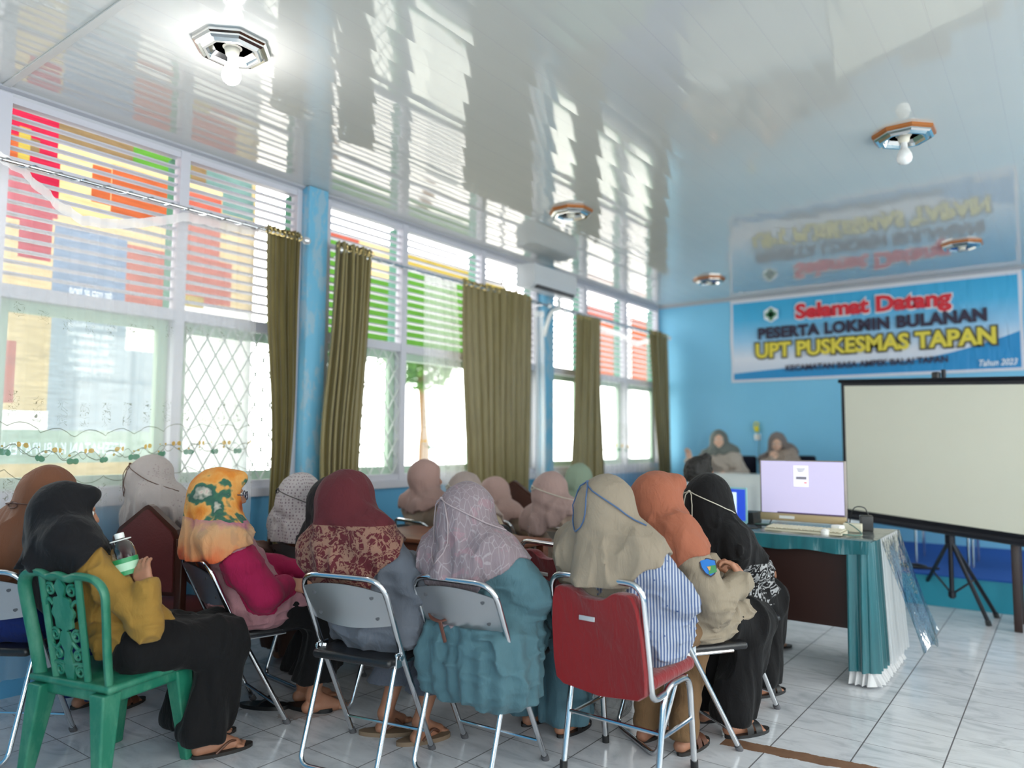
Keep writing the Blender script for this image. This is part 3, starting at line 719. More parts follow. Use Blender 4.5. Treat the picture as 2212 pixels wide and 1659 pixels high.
# ---------------------------------------------------------------- banner on the end wall
def wall_banner():
    x0, x1, z0, z1 = -3.325, -.305, 2.045, 3.062; yb = YB-.004
    t = empty('welcome_banner', (x0, yb, z0), 0, 'blue and white welcome banner hanging high on the end wall', 'banner')
    s = NT('banner_print'); v = s.coord(); X, Y, Z = s.sep(v)
    W_, H_ = x1-x0, z1-z0
    n = s.noise(v, 1.6, 2)
    g = s.ramp(s.math('DIVIDE', Z, H_), [(0, hx(190, 205, 225)), (.28, hx(222, 226, 238)), (.50, hx(150, 200, 235)), (.75, hx(75, 178, 225)), (1, hx(52, 165, 214))])
    # bottom blue swoosh: strip at the left and rising at the right
    up = s.math('MULTIPLY', s.math('POWER', s.math('MAXIMUM', s.math('SUBTRACT', s.math('DIVIDE', X, W_), .62), 0), 1.6), 1.85)
    lo = s.math('ADD', s.math('ADD', .11, s.math('MULTIPLY', s.math('SINE', s.math('MULTIPLY', s.math('DIVIDE', X, W_), 3.3)), .055)), s.math('MULTIPLY', up, .8))
    sw = s.math('LESS_THAN', Z, lo)
    c = s.mix(sw, g, hx(32, 140, 200))
    ex = s.math('MINIMUM', s.math('MINIMUM', X, s.math('SUBTRACT', W_, X)), s.math('MINIMUM', Z, s.math('SUBTRACT', H_, Z)))
    c = s.mix(s.math('LESS_THAN', ex, .032), c, hx(214, 216, 228))
    s.col(c); s.set(Roughness=.5)
    wr_ = s.noise(s.coord(rot=(0, .5, 0), scale=(3, 1, .6)), 4, 3, .5, 1.0)
    s.bump(wr_, .6, .03)
    def fn(u, v_):
        k = max(0, .25-u)*max(0, v_-.3)+max(0, u-.85)*.6
        return (W_*u+.006*math.sin(v_*9)*(1 if u > .9 or u < .1 else 0), -.010-.010*math.sin(u*30+v_*14)*k*2-.003*math.sin(u*11), H_*v_)
    g_ = MB(); g_.grid(fn, 90, 24); g_.build('banner_sheet', s.m, t, ang=180)
    def flat(name, c):
        return simple(name, c, .55, var=.02)
    RED, DK, YEL, OUT, WH = flat('print_red', hx(216, 44, 58)), flat('print_dark', hx(52, 44, 66)), flat('print_yellow', hx(226, 208, 74)), flat('print_outline', hx(70, 66, 50)), flat('print_white', hx(235, 240, 246))
    def line(s_, u0, v0, u1, v1, cap, mat, name, y=-.034, **k):
        a = ony((u0+u1)/2, (v0+v1)/2, yb); A, B = ony(u0, v0, yb), ony(u1, v1, yb)
        ang = math.atan2(B.z-A.z, B.x-A.x)
        text_mesh(s_, cap/.70, name, mat, t, (a.x-x0, y, a.z-z0), (math.cos(ang), 0, math.sin(ang)), (-math.sin(ang), 0, math.cos(ang)), .001, width=(B-A).length, **k)
    line('Selamat Datang', 1710, 677, 2045, 645, .165, RED, 'lettering', bold=.012)
    line('Selamat Datang', 1707, 677, 2048, 645, .175, WH, 'lettering_outline', y=-.028, bold=.022)
    line('PESERTA LOKMIN BULANAN', 1622, 725, 2109, 683, .125, DK, 'lettering', bold=.011, spacing=1.08)
    line('UPT PUSKESMAS TAPAN', 1616, 762, 2126, 728, .165, YEL, 'lettering', bold=.010)
    line('UPT PUSKESMAS TAPAN', 1612, 762, 2130, 728, .172, OUT, 'lettering_outline', y=-.028, bold=.026)
    line('KECAMATAN BASA AMPEK BALAI TAPAN', 1690, 797, 2037, 777, .065, DK, 'lettering', bold=.003)
    line('Tahun 2023', 2113, 786, 2196, 782, .062, WH, 'lettering', bold=.002, shear=.3)
    # emblem: white hexagon with a green flowered cross
    c0 = ony(1667, 680, yb); cx, cz = c0.x-x0, c0.z-z0
    hexa = lambda r: [(cx+r*math.sin(PI/3*i), cz+r*math.cos(PI/3*i)) for i in range(6)]
    MB().prism(hexa(.098), 1, -.030, -.026).build('emblem', WH, t, smooth=False)
    GRN = flat('print_green', hx(70, 130, 92)); e = MB()
    e.b2((cx-.022, -.034, cz-.072), (cx+.022, -.031, cz+.072)); e.b2((cx-.066, -.034, cz-.022), (cx+.066, -.031, cz+.022))
    for i in range(4):
        a = PI/4+i*PI/2; q = Vector((cx+.034*math.cos(a), 0, cz+.034*math.sin(a)))
        e.prism([(q.x+.018*math.cos(b), q.z+.018*math.sin(b)) for b in np.linspace(0, 2*PI, 9)[:-1]], 1, -.034, -.031)
    e.build('emblem_cross', GRN, t, smooth=False)
    MB().tube([(W_*.0, -.012, H_+.004), (W_, -.012, H_+.004)], .006, 6).build('hanging_cord', WHITEPL, t)
wall_banner()
so = ony(1637, 944, YB)
t = empty('wall_socket', (so.x, YB, so.z), 0, 'white wall socket low on the blue end wall between the two speakers', 'socket')
MB().rbox((0, -.012, 0), (.075, .024, .075), .006).build('socket_plate', WHITEPL, t)
t = empty('yellow_plug', (so.x, YB-.03, so.z+.075), 0, 'yellow cord plug hanging over the wall socket', 'plug')
YELP = simple('yellow_plastic', hx(225, 210, 40), .4)
MB().rbox((0, 0, .02), (.05, .04, .07), .012).tube(cr([(0, 0, .05), (.02, 0, .09), (-.02, 0, .10), (-.03, -.005, .04), (-.01, 0, .0)], 6), .008, 6).build('plug_body', YELP, t)
MB().tube(cr([(.01, .0, -.02), (.03, .0, -.10), (.015, .01, -.35), (.02, .01, -1.0)], 6), .004, 6).build('cord', BLKPLASTIC, t)
# ================================================================== FURNITURE
RED = cloth('red_upholstery', hx(150, 26, 34), rough=.9, sheen=.3)
BLUEV = simple('blue_vinyl', hx(30, 50, 130), .35)
def folding_chair(x, y, hd, label, back='steel', group='chrome folding chairs of the audience', seatz=.43):
    t = empty('folding_chair', (x, y, 0), math.radians(hd), label, 'chair', group)
    w = .200; top = .762
    f = fillet([(-w-.005, .18, 0.012), (-w, -.05, seatz+.01), (-w, -.20, top), (w, -.20, top), (w, -.05, seatz+.01), (w+.005, .18, .012)], .085, 7)
    # bend at the seat is slight, so the fillet there is harmless
    MB().tube(f, .0115, 10).build('back_frame', CHROME, t)
    r = fillet([(-w+.020, -.055, seatz+.02), (-w+.020, -.20, .012), (w-.020, -.20, .012), (w-.020, -.055, seatz+.02)], .05, 6)
    MB().tube(r, .0105, 10).build('rear_leg_frame', CHROME, t)
    for s_ in (-1, 1):
        b = MB()
        b.rbox((s_*(w-.004), -.055, seatz+.0), (.008, .075, .06), .003)
        b.lathe([(0, 0), (.011, .002), (.011, .008), (0, .01)], (s_*(w+.004), -.07, seatz+.01), 10, Matrix.Rotation(s_*PI/2, 3, 'Y'))
        b.tube([(s_*(w-.012), -.05, seatz-.02), (s_*(w-.012), .17, seatz-.02)], .008, 8)
        b.build('hinge_bracket', CHROME, t)
    MB().rbox((0, .06, seatz-.005), (.385, .38, .035), .016, 4).build('seat', BLKVINYL, t)
    MB().tube([(-w, .138, .09), (w, .138, .09)], .007, 8).build('foot_rail', CHROME, t)
    # curved back plate
    def fn(u, v):
        xx = (-w+.008)+(2*w-.016)*u; bow = -.028*math.sin(PI*u); z = top-.025-.165*v
        yy = -.05+(-.15)*((z-seatz-.01)/(top-seatz-.01))
        z -= .018*(2*u-1)**2*(1-v)*1.5 - (0.0) + .02*(1-math.sin(PI*u))*(1 if v < .5 else -1)*0
        zz = z if v < .99 else z-.018*math.sin(PI*u)
        return (xx, yy+bow, zz)
    g = MB(); g.grid(fn, 24, 8)
    n = len(g.v); fs = list(g.f)
    g.v += [(p[0], p[1]+.006, p[2]) for p in g.v]; g.f += [tuple(i+n for i in q)[::-1] for q in fs]
    bp = g.build('back_plate', STEEL if back == 'steel' else BLKVINYL, t, ang=60, fix=False)
    if back == 'steel':
        g2 = MB(); g2.grid(lambda u, v: tuple(Vector(fn(u, .04+.92*v))+Vector((0, .016, 0))), 24, 8)
        g2.build('back_pad', BLKVINYL, t, ang=60, fix=False)
        sc_ = MB()
        for u in (.86, .14):
            for v in (.22, .8):
                p = fn(u, v); sc_.lathe([(0, -.004), (.009, -.003), (.010, 0), (.004, .001)], (p[0], p[1]-.001, p[2]), 10, Matrix.Rotation(PI/2, 3, 'X'))
        sc_.build('screw', GREYRUB, bp)
    for s_ in (-1, 1):
        MB().tube([(s_*(w+.004), .173, .022), (s_*(w+.005), .187, 0.0)], .015, 10).build('foot_cap', GREYRUB, t)
    return t
def banquet_chair(x, y, hd, label, group='red banquet chairs'):
    t = empty('banquet_chair', (x, y, 0), math.radians(hd), label, 'chair', group)
    w = .205
    # back hoop running down under the seat
    hoop = fillet([(-w, -.06, .355), (-w, -.16, .35), (-w+.005, -.225, .782), (w-.005, -.225, .782), (w, -.16, .35), (w, -.06, .355)], .065, 7)
    MB().tube(hoop, .0125, 10).build('back_frame', CHROME, t)
    for s_ in (-1, 1):
        l = fillet([(s_*w, -.13, .0), (s_*(w), -.06, .375), (s_*w, .16, .375), (s_*(w), .20, 0)], .075, 7)
        MB().tube(l, .0125, 10).build('side_leg_frame', CHROME, t)
        MB().tube([(s_*w, -.092, .20), (s_*w, .178, .20)], .008, 8).build('stretcher', CHROME, t)
    MB().tube([(-w, -.092, .215), (w, -.092, .215)], .008, 8).build('cross_bar', CHROME, t); MB().tube([(-w, .14, .372), (w, .14, .372)], .008, 8).build('cross_bar', CHROME, t)
    MB().rbox((0, .03, .405), (.41, .40, .055), .026, 5).build('seat', RED, t)
    # back pad: scooped top edge, wide lower corners
    out = []
    for u in np.linspace(-1, 1, 25):
        z = .745 - .040*math.exp(-(u/.42)**4) + .004*math.cos(u*3)
        if abs(u) > .86: z -= .05*((abs(u)-.86)/.14)**2
        out.append((u*.184, z))
    bot = [(.196, .60), (.202, .45), (.196, .375), (.165, .352), (.0, .335), (-.165, .352), (-.196, .375), (-.202, .45), (-.196, .60)]
    poly = out+bot
    mb = MB(); N = len(poly)
    def yy(z, x): return -.160-.062*(z-.35)/.43
    rings = [(-.030, .90), (-.034, .97), (-.026, 1.0), (.006, 1.0), (.026, .965), (.030, .88)]
    for dy, k in rings:
        for p in poly:
            px = p[0]*(1-(1-k)*.6); pz = .55+(p[1]-.55)*(1-(1-k)*.5)
            mb.v.append((px, yy(pz, px)+dy-.012*math.cos(px/.21*PI/2)*0, pz))
    for i in range(len(rings)-1):
        for k in range(N): mb.f.append((i*N+k, i*N+(k+1) % N, (i+1)*N+(k+1) % N, (i+1)*N+k))
    mb.f.append(tuple(range(N))); mb.f.append(tuple((len(rings)-1)*N+k for k in range(N))[::-1])
    bk = mb.build('backrest', RED, t, ang=50)
    MB().rbox((-.03, yy(.63, 0)-.034, .63), (.07, .004, .018), .002).build('maker_badge', simple('silver_badge', (.7, .68, .68, 1), .35, .6), bk)
    for s_ in (-1, 1):
        for yy_, zz in ((-.13, .01), (.20, .01)):
            MB().tube([(s_*w, yy_, 0), (s_*w, yy_*.985, .03)], .016, 10).build('foot_cap', BLKPLASTIC, t)
    return t
def plastic_chair(x, y, hd, label):
    G = NT('worn_green_plastic'); v = G.coord()
    G.col(G.mix(G.ramp(G.noise(G.coord(scale=(1, 1, .4)), 14, 6, .7), [(.45, (0, 0, 0, 1)), (.62, (.6, .6, .6, 1))]), hx(28, 112, 88), hx(78, 140, 114)))
    G.set(Roughness=.42); G.bump(G.noise(v, 50, 3), .1, .004); G = G.m
    t = empty('plastic_chair', (x, y, 0), math.radians(hd), label, 'chair')
    S = .395
    MB().rbox((0, .02, S-.012), (.44, .43, .028), .012, 3).rbox((0, .02, S-.045), (.40, .39, .05), .012, 3).build('seat', G, t)
    for sx in (-1, 1):
        for sy, fy, ty in ((-1, -.20, -.165), (1, .20, .17)):
            m = MB()
            a0 = Vector((sx*.185, ty, S-.03)); a1 = Vector((sx*.225, fy, 0))
            def ring(c, a, b): return [c+Vector((sx*-a, -sy*b*0-b/2, 0)), c+Vector((0, -b/2, 0)), c+Vector((0, b/2, 0)), c+Vector((sx*-a, b/2, 0))]
            vs = ring(a0+Vector((sx*.02, 0, 0)), .075, .085)+ring(a1, .040, .045)
            m.add(vs, [(0, 1, 2, 3), (4, 5, 6, 7), (0, 1, 5, 4), (1, 2, 6, 5), (2, 3, 7, 6), (3, 0, 4, 7)])
            o = m.build('leg', G, t, smooth=False)
            bv = o.modifiers.new('b', 'BEVEL'); bv.width = .008; bv.segments = 3
    def pt(x_, z): # back surface
        k = (z-S)/.4; return Vector((x_, -.165-.075*k-.012*math.cos(x_/.22*PI/2), z))
    # outer hoop: posts + wavy crest
    P = [(-.185, S-.03), (-.195, S+.12), (-.212, S+.27), (-.215, S+.35), (-.175, S+.392), (-.10, S+.40), (-.05, S+.388), (0, S+.398), (.05, S+.388), (.10, S+.40), (.175, S+.392), (.215, S+.35), (.212, S+.27), (.195, S+.12), (.185, S-.03)]
    path = cr([pt(a, b) for a, b in P], 5)
    m = MB(); m.tube(path, [.024]*len(path), 10, flat=.6)
    m.build('back_frame', G, t)
    # inner pair of posts and the carved splat
    m = MB()
    for s_ in (-1, 1):
        m.tube(cr([pt(s_*.085, S-.02), pt(s_*.092, S+.18), pt(s_*.098, S+.39)], 6), .013, 8, flat=.7)
    m.build('inner_post', G, t)
    m = MB()
    def blob(poly, th=.010):
        ps = [pt(a, b) for a, b in poly]; N = len(ps)
        m.add([p+Vector((0, -th/2, 0)) for p in ps]+[p+Vector((0, th/2, 0)) for p in ps], [tuple(range(N))[::-1], tuple(range(N, 2*N))]+[(i, (i+1) % N, N+(i+1) % N, N+i) for i in range(N)])
    z0 = S+.255
    blob([((.055+.006*math.cos(8*a))*math.cos(a), z0+(.072+.006*math.cos(8*a))*math.sin(a)) for a in np.linspace(0, 2*PI, 41)[:-1]])
    blob([(-.02, z0-.07), (.02, z0-.07), (.035, z0-.11), (.015, z0-.145), (-.015, z0-.145), (-.035, z0-.11)])
    blob([(-.012, z0+.06), (.012, z0+.06), (.03, z0+.10), (0, z0+.14), (-.03, z0+.10)])
    blob([(-.016, S-.01), (.016, S-.01), (.03, S+.05), (.012, S+.12), (-.012, S+.12), (-.03, S+.05)])
    for s_ in (-1, 1):
        for (cx, cz, r0) in ((.058, z0+.088, .024), (.056, z0-.085, .024), (.054, S+.035, .024), (.052, S+.095, .02)):
            m.tube([pt(s_*(cx+r0*(1-a/14)*math.cos(a+1)), cz+r0*(1-a/14)*math.sin(a+1)) for a in np.linspace(0, 9, 26)], .0055, 6)
        m.tube(cr([pt(s_*.05, z0+.03), pt(s_*.075, z0+.05), pt(s_*.095, z0+.02)], 5), .007, 6)
        m.tube(cr([pt(s_*.03, z0-.11), pt(s_*.06, z0-.135), pt(s_*.09, z0-.12)], 5), .007, 6)
        m.tube(cr([pt(s_*.02, S+.06), pt(s_*.05, S+.065), pt(s_*.085, S+.06)], 5), .007, 6)
    m.build('carved_splat', G, t)
    return t
MAROON = simple('maroon_leather', hx(96, 42, 42), .5, bump=.3, bscale=90); DKWOOD = simple('dark_varnished_wood', hx(66, 34, 24), .4, bump=.1)
def wood_chair(x, y, hd, label, S=.45, top=.98, pad=MAROON):
    t = empty('wooden_chair', (x, y, 0), math.radians(hd), label, 'chair')
    pts = lambda dx: [(-.19+dx, top-.15), (-.17+dx, top-.115), (-.02, top-.008), (.0, top), (.02, top-.008), (.17-dx, top-.115), (.19-dx, top-.15), (.19-dx, S+.10), (-.19+dx, S+.10)]
    MB().prism(pts(0), 1, -.235, -.20).build('back_frame', DKWOOD, t, smooth=False)
    MB().prism([(a*.86, S+.30+(b-S-.30)*.90) for a, b in pts(0)], 1, -.243, -.192).build('back_pad', pad, t, smooth=False)
    for sx in (-1, 1):
        MB().rbox((sx*.19, -.215, top*.42), (.04, .045, top*.84), .006).build('rear_leg', DKWOOD, t)
        MB().rbox((sx*.19, .19, S/2), (.04, .04, S), .006).build('front_leg', DKWOOD, t)
        MB().rbox((sx*.19, -.01, .16), (.022, .38, .03), .004).build('rail', DKWOOD, t)
    MB().rbox((0, 0, S-.02), (.42, .43, .06), .02).build('seat', pad, t)
    return t
folding_chair(-3.67, 1.31, 34, 'folding chair cut off by the left edge of the photo')
plastic_chair(-3.09, 1.49, 14, 'worn green plastic chair with a carved openwork back')
wood_chair(-3.70, 2.10, 20, 'wooden chair with pointed maroon leather back by the nearest window')
folding_chair(-3.17, 2.08, -13, 'folding chair under the woman in the pink shirt and floral scarf')
folding_chair(-3.40, 2.74, -6, 'folding chair under the woman in the white dotted headscarf')
folding_chair(-2.98, 2.70, -4, 'folding chair behind the grey dress, under the woman in a black scarf')
folding_chair(-2.37, 2.187, 12, 'folding chair with silver back under the woman in grey')
folding_chair(-1.957, 2.414, 4, 'folding chair with silver back under the woman in teal')
banquet_chair(-1.46, 2.72, -1, 'red banquet chair closest to the camera, under the woman in stripes')
folding_chair(-1.44, 3.16, -35, 'folding chair under the woman in khaki with the orange headscarf')
folding_chair(-1.45, 3.69, -20, 'folding chair under the woman in black beside the computer table')
banquet_chair(-2.10, 3.40, -9, 'empty red banquet chair behind the teal dress, farther of the two red ones')
folding_chair(-3.55, 3.85, -10, 'folding chair under the pink-scarfed woman closest to the window wall')
folding_chair(-3.00, 3.72, -8, 'folding chair under the woman in the tied beige-grey headscarf')
folding_chair(-3.22, 4.30, -8, 'folding chair under the woman in pale pink, half hidden')
folding_chair(-2.62, 4.14, -6, 'folding chair under the woman in dusty rose with a strap round her scarf')
folding_chair(-2.95, 5.10, -6, 'folding chair under the woman in the mint green headscarf')
c0 = ond(1137, 1062, 6.1); wood_chair(c0.x, c0.y, 10, 'empty dark brown chair in front of the mint table', S=.45, top=.99, pad=DKWOOD)
folding_chair(-2.06, 4.78, -60, 'folding chair under the man in white beside the laptop')
# wooden desk between the rows
WOOD = NT('scratched_brown_wood'); _v = WOOD.coord(scale=(1, 1, 6)); WOOD.col(WOOD.ramp(WOOD.noise(_v, 5, 5, .6, .6), [(.3, hx(96, 52, 34)), (.7, hx(140, 82, 54))])); WOOD.set(Roughness=.45); WOOD = WOOD.m
t = empty('wooden_desk', (-2.87, 3.27, 0), 0, 'brown wooden desk in front of the women in grey and teal', 'desk')
MB().rbox((0, 0, .745), (1.06, .50, .025), .005).build('desk_top', WOOD, t)
MB().rbox((0, -.22, .64), (.98, .02, .19), .003).build('front_panel', WOOD, t)
for sx in (-1, 1):
    for sy in (-1, 1): MB().rbox((sx*.49, sy*.21, .366), (.05, .05, .732), .004).build('leg', WOOD, t)
    MB().rbox((sx*.49, 0, .18), (.025, .40, .04), .004).build('side_rail', WOOD, t)
MB().rbox((0, .1, .18), (.96, .025, .04), .004).build('foot_rail', WOOD, t)
t = empty('black_bag', (-2.55, 3.20, .7585), .3, 'soft black bag lying on the wooden desk beside the grey dress', 'bag')
MB().rbox((0, 0, .045), (.24, .15, .09), .04, 5).build('bag_body', cloth('black_cloth_bag', hx(22, 22, 26)), t)
MB().tube(cr([(-.07, 0, .085), (-.04, 0, .12), (.04, 0, .12), (.07, 0, .085)], 6), .006, 6).build('handle', BLKVINYL, t)
# mint-covered meeting table
MINT = cloth('mint_tablecloth', hx(150, 196, 176), rough=.5)
t = empty('meeting_table', (-3.56, 5.88, 0), 0, 'table under a mint green cloth in front of the far windows', 'table')
for sx in (-1, 1):
    for sy in (-1, 1): MB().rbox((sx*.32, sy*.50, .36), (.05, .05, .72), .004).build('leg', DKWOOD, t)
MB().rbox((0, 0, .735), (.74, 1.10, .025), .004).build('table_top', DKWOOD, t)
def skirt_cloth(hx_, hy, z, drop, amp, name, mat, loc, label, n=160, sides=None, rz=0):
    o = MB(); pts = []
    per = [(-hx_, -hy), (hx_, -hy), (hx_, hy), (-hx_, hy)]
    L = []; 
    for i in range(4):
        a, b = Vector(per[i]+(0,)), Vector(per[(i+1) % 4]+(0,)); nn = (b-a).normalized().cross(Vector((0, 0, 1)))
        for k in range(n//4): q = a+(b-a)*k/(n//4); L.append((q, nn))
    N = len(L); lev = 6
    for j in range(lev+1):
        for i, (q, nn) in enumerate(L):
            A = amp*(j/lev)*(math.sin(i*1.4)*.6+math.sin(i*.63+2)*.5+.7); p = q+nn*A; o.v.append((p.x, p.y, z-drop*j/lev+.006*math.sin(i*.9)*(j == lev)))
    for j in range(lev):
        for i in range(N): o.f.append((j*N+i, j*N+(i+1) % N, (j+1)*N+(i+1) % N, (j+1)*N+i))
    o.f.append(tuple(range(N)))
    ob = o.build(name, mat, ang=180); ob.location = loc
    if label: tag(ob, label, 'tablecloth')
    return ob
skirt_cloth(.385, .565, .752, .26, .022, 'tablecloth', MINT, (-3.56, 5.88, 0), 'mint green cloth draped over the meeting table')
# ---------------------------------------------------------------- computer table
TEAL = NT('teal_satin'); _v = TEAL.coord(scale=(1, 1, .1)); TEAL.col(TEAL.mix(TEAL.noise(_v, 25, 3), hx(30, 112, 120), hx(14, 74, 84))); TEAL.set(Roughness=.28, Specular_IOR_Level=.6, Sheen_Weight=.3); TEAL.bump(TEAL.noise(TEAL.coord(scale=(1, 1, .12)), 34, 4), .4, .01); TEAL = TEAL.m
TX0, TX1, TY0, TY1, TZ = -1.80, -.90, 4.44, 5.10, .765
PANEL = simple('dark_brown_laminate', hx(44, 24, 20), .38, bump=.05)
t = empty('computer_table', ((TX0+TX1)/2, (TY0+TY1)/2, 0), 0, 'dark wooden table with teal skirting that carries the computer', 'table')
hw, hd_ = (TX1-TX0)/2, (TY1-TY0)/2
MB().rbox((0, 0, TZ-.015), (2*hw, 2*hd_, .03), .004).build('table_top', PANEL, t)
MB().b2((-hw+.03, -hd_+.02, .285), (hw-.03, -hd_+.045, TZ-.03)).build('front_panel', PANEL, t, smooth=False)
for sx in (-1, 1):
    for sy in (-1, 1): MB().rbox((sx*(hw-.035), sy*(hd_-.04), (TZ-.03)/2), (.045, .045, TZ-.03), .004).build('leg', PANEL, t)
cx_, cy_ = (TX0+TX1)/2, (TY0+TY1)/2
tc = empty('table_skirt', (cx_, cy_, TZ), 0, 'teal satin skirt with white ruffled hem round the computer table', 'tablecloth')
m = MB(); m.rbox((0, 0, .004), (2*hw+.04, 2*hd_+.04, .006), .002)
m.grid(lambda u, v: (-hw-.015+(2*hw+.03)*u, -hd_-.022-.006*v-.004*math.sin(u*40)*v, .006-.075*v-.006*math.sin(u*17)*v), 90, 4)
m.build('valance', TEAL, tc, ang=60, fix=False)
def pleat(path, zt, zb, n, amp, name, mat, flare=.0, par=tc):
    P = [Vector(p) for p in path]; seg = [0]
    for i in range(1, len(P)): seg.append(seg[-1]+(P[i]-P[i-1]).length)
    def fn(u, v):
        d = u*seg[-1]; i = max(0, min(len(P)-2, int(np.searchsorted(seg, d))-1)); k = (d-seg[i])/(seg[i+1]-seg[i])
        q = P[i].lerp(P[i+1], k); tdir = (P[i+1]-P[i]).normalized(); nn = tdir.cross(Vector((0, 0, 1)))
        A = amp*(.35+.65*v)*(math.sin(2*PI*n*u)+.4*math.sin(2*PI*n*u*1.7+1))+flare*v
        q = q+nn*A; return (q.x, q.y, zt+(zb-zt)*v)
    g = MB(); g.grid(fn, n*12, 14); return g.build(name, mat, par, ang=180, fix=False)
RUF = simple('white_ruffle', hx(206, 206, 208), .6, bump=.4, bscale=60)
z0 = -TZ
cornr = [(hw-.10, -hd_-.015, 0), (hw+.01, -hd_-.02, 0), (hw+.022, -hd_+.02, 0), (hw+.022, hd_+.02, 0)]
pleat(cornr, .0, z0+.075, 13, .016, 'side_skirt', TEAL, .02)
pleat(cornr, z0+.078, z0+.012, 26, .014, 'ruffled_hem', RUF, .032)
pleat([(hw+.02, hd_+.02, 0), (-hw, hd_+.02, 0)], 0, z0+.26, 34, .008, 'rear_skirt', TEAL)
pleat([(hw+.02, hd_+.022, 0), (-hw, hd_+.022, 0)], z0+.265, z0+.185, 60, .008, 'rear_ruffle', RUF)
LACEW = lace_mat('white_lace_overlay', .72, False, (.78, .78, .80, 1))
pleat([(hw+.05, -hd_+.10, 0), (hw+.05, hd_-.04, 0)], .012, z0+.10, 9, .012, 'lace_overlay', LACEW, .035)
CLEAR = bpy.data.materials.new('clear_plastic_sheet'); CLEAR.use_nodes = True
_t = CLEAR.node_tree; _t.nodes.clear(); _o = _n(_t, 'ShaderNodeOutputMaterial'); _m = _n(_t, 'ShaderNodeMixShader'); _a = _n(_t, 'ShaderNodeBsdfTransparent'); _g = _n(_t, 'ShaderNodeBsdfGlossy'); _l = _n(_t, 'ShaderNodeLayerWeight'); _b = _n(_t, 'ShaderNodeBump'); _z = _n(_t, 'ShaderNodeTexNoise')
_z.inputs['Scale'].default_value = 7; _z.inputs['Detail'].default_value = 4; _b.inputs['Strength'].default_value = .6; _b.inputs['Distance'].default_value = .03; _g.inputs['Roughness'].default_value = .08; _l.inputs[0].default_value = .35; _a.inputs[0].default_value = (.93, .95, .95, 1)
_t.links.new(_z.outputs[0], _b.inputs['Height']); _t.links.new(_b.outputs[0], _g.inputs['Normal']); _t.links.new(_b.outputs[0], _l.inputs['Normal']); _t.links.new(_l.outputs['Facing'], _m.inputs[0]); _t.links.new(_a.outputs[0], _m.inputs[1]); _t.links.new(_g.outputs[0], _m.inputs[2]); _t.links.new(_m.outputs[0], _o.inputs[0])
pl = empty('plastic_cover', (cx_, cy_, TZ), 0, 'clear plastic sheet over the computer table, flaring out at its right end', 'table cover')
m = MB(); m.grid(lambda u, v: (-hw+(2*hw+.05)*u, -hd_+2*hd_*v, .0125+.0015*math.sin(u*30)*math.sin(v*12)), 40, 12)
m.grid(lambda u, v: (hw+.05+.20*v**1.1+.02*math.sin(u*9+v*3)*v, -hd_+.12+(2*hd_-.10)*u-.05*v+.10*v*u, .0125-.60*v+.015*math.sin(u*20)*v), 40, 24)
m.build('plastic_sheet', CLEAR, pl, ang=180, fix=False)
# all-in-one computer
mp = ony(1733, 1118, 4.86)
t = empty('all_in_one_computer', (mp.x, 4.86, TZ+.008), math.radians(-2), 'all-in-one computer with a pale lilac screen on the teal-skirted table', 'computer')
GOLD = simple('champagne_chin', hx(196, 172, 132), .4, .2)
MW = .505
MB().rbox((0, .012, .232), (MW+.022, .03, .375), .006).build('display_housing', simple('grey_bezel', hx(150, 140, 136), .4, .3), t)
MB().rbox((0, -.004, .058), (MW+.020, .012, .045), .003).build('chin', GOLD, t)
sc_ = MB().b2((-MW/2, -.0065, .085), (MW/2, -.004, .412)).build('screen', emis('lilac_screen', hx(190, 182, 212), .78), t, smooth=False)
MB().b2((-.045, -.0085, .255), (.045, -.007, .385)).build('dialog_window', emis('dialog_white', hx(228, 226, 236), .9), sc_, smooth=False)
MB().b2((-.03, -.0100, .30), (.034, -.0088, .318)).build('input_field', emis('dialog_grey', hx(120, 118, 130), .6), sc_, smooth=False)
MB().b2((.018, -.0100, .276), (.036, -.0088, .283)).build('red_button', emis('dialog_red', hx(220, 60, 60), .8), sc_, smooth=False)
m = MB()
for i in range(3): m.b2((-.028+i*.004, -.0100, .365-i*.009), (.028-i*.006, -.0088, .369-i*.009))
m.build('dialog_text', simple('grey_print', hx(150, 150, 160), .6), sc_, smooth=False)
MB().b2((-MW/2+.1, -.0080, .085), (MW/2, -.0062, .092)).build('taskbar', emis('taskbar_dark', hx(70, 50, 90), .5), sc_, smooth=False)
MB().b2((-.14, -.0115, .050), (-.045, -.0102, .068)).build('sticker', WHITEPL, t, smooth=False)
MB().tube([(-.2, .03, .04), (-.2, -.03, .004), (-.2, .06, .004)], .006, 6).tube([(.2, .03, .04), (.2, -.03, .004), (.2, .06, .004)], .006, 6).build('stand', GREYRUB, t)
kb = ony(1735, 1140, 4.56)
t = empty('keyboard', (kb.x, 4.60, TZ+.0135), math.radians(-3), 'cream keyboard lying in front of the computer', 'keyboard')
CREAM = simple('cream_plastic', hx(214, 208, 186), .5)
MB().prism([(-.065, 0), (.065, 0), (.065, .018), (-.065, .010)], 0, -.22, .22).build('case', CREAM, t, smooth=False)
m = MB()
for r in range(5):
    for c in range(20): m.rbox((-.205+c*.0216, -.05+r*.025, .018+.0015*r), (.018, .019, .008), .003, 1)
tag(m.build('keycaps', CREAM, t, smooth=False), kind='stuff')
mo = onz(1728+220-0, 1150, TZ+.02); 
t = empty('computer_mouse', (-1.14, 4.56, TZ+.0135), .2, 'white computer mouse right of the keyboard', 'mouse')
MB().lathe([(.034, 0), (.034, .008), (.028, .02), (.016, .028), (0, .031)], (0, 0, 0), 18).build('mouse_shell', WHITEPL, t).scale = (.85, 1.5, 1)
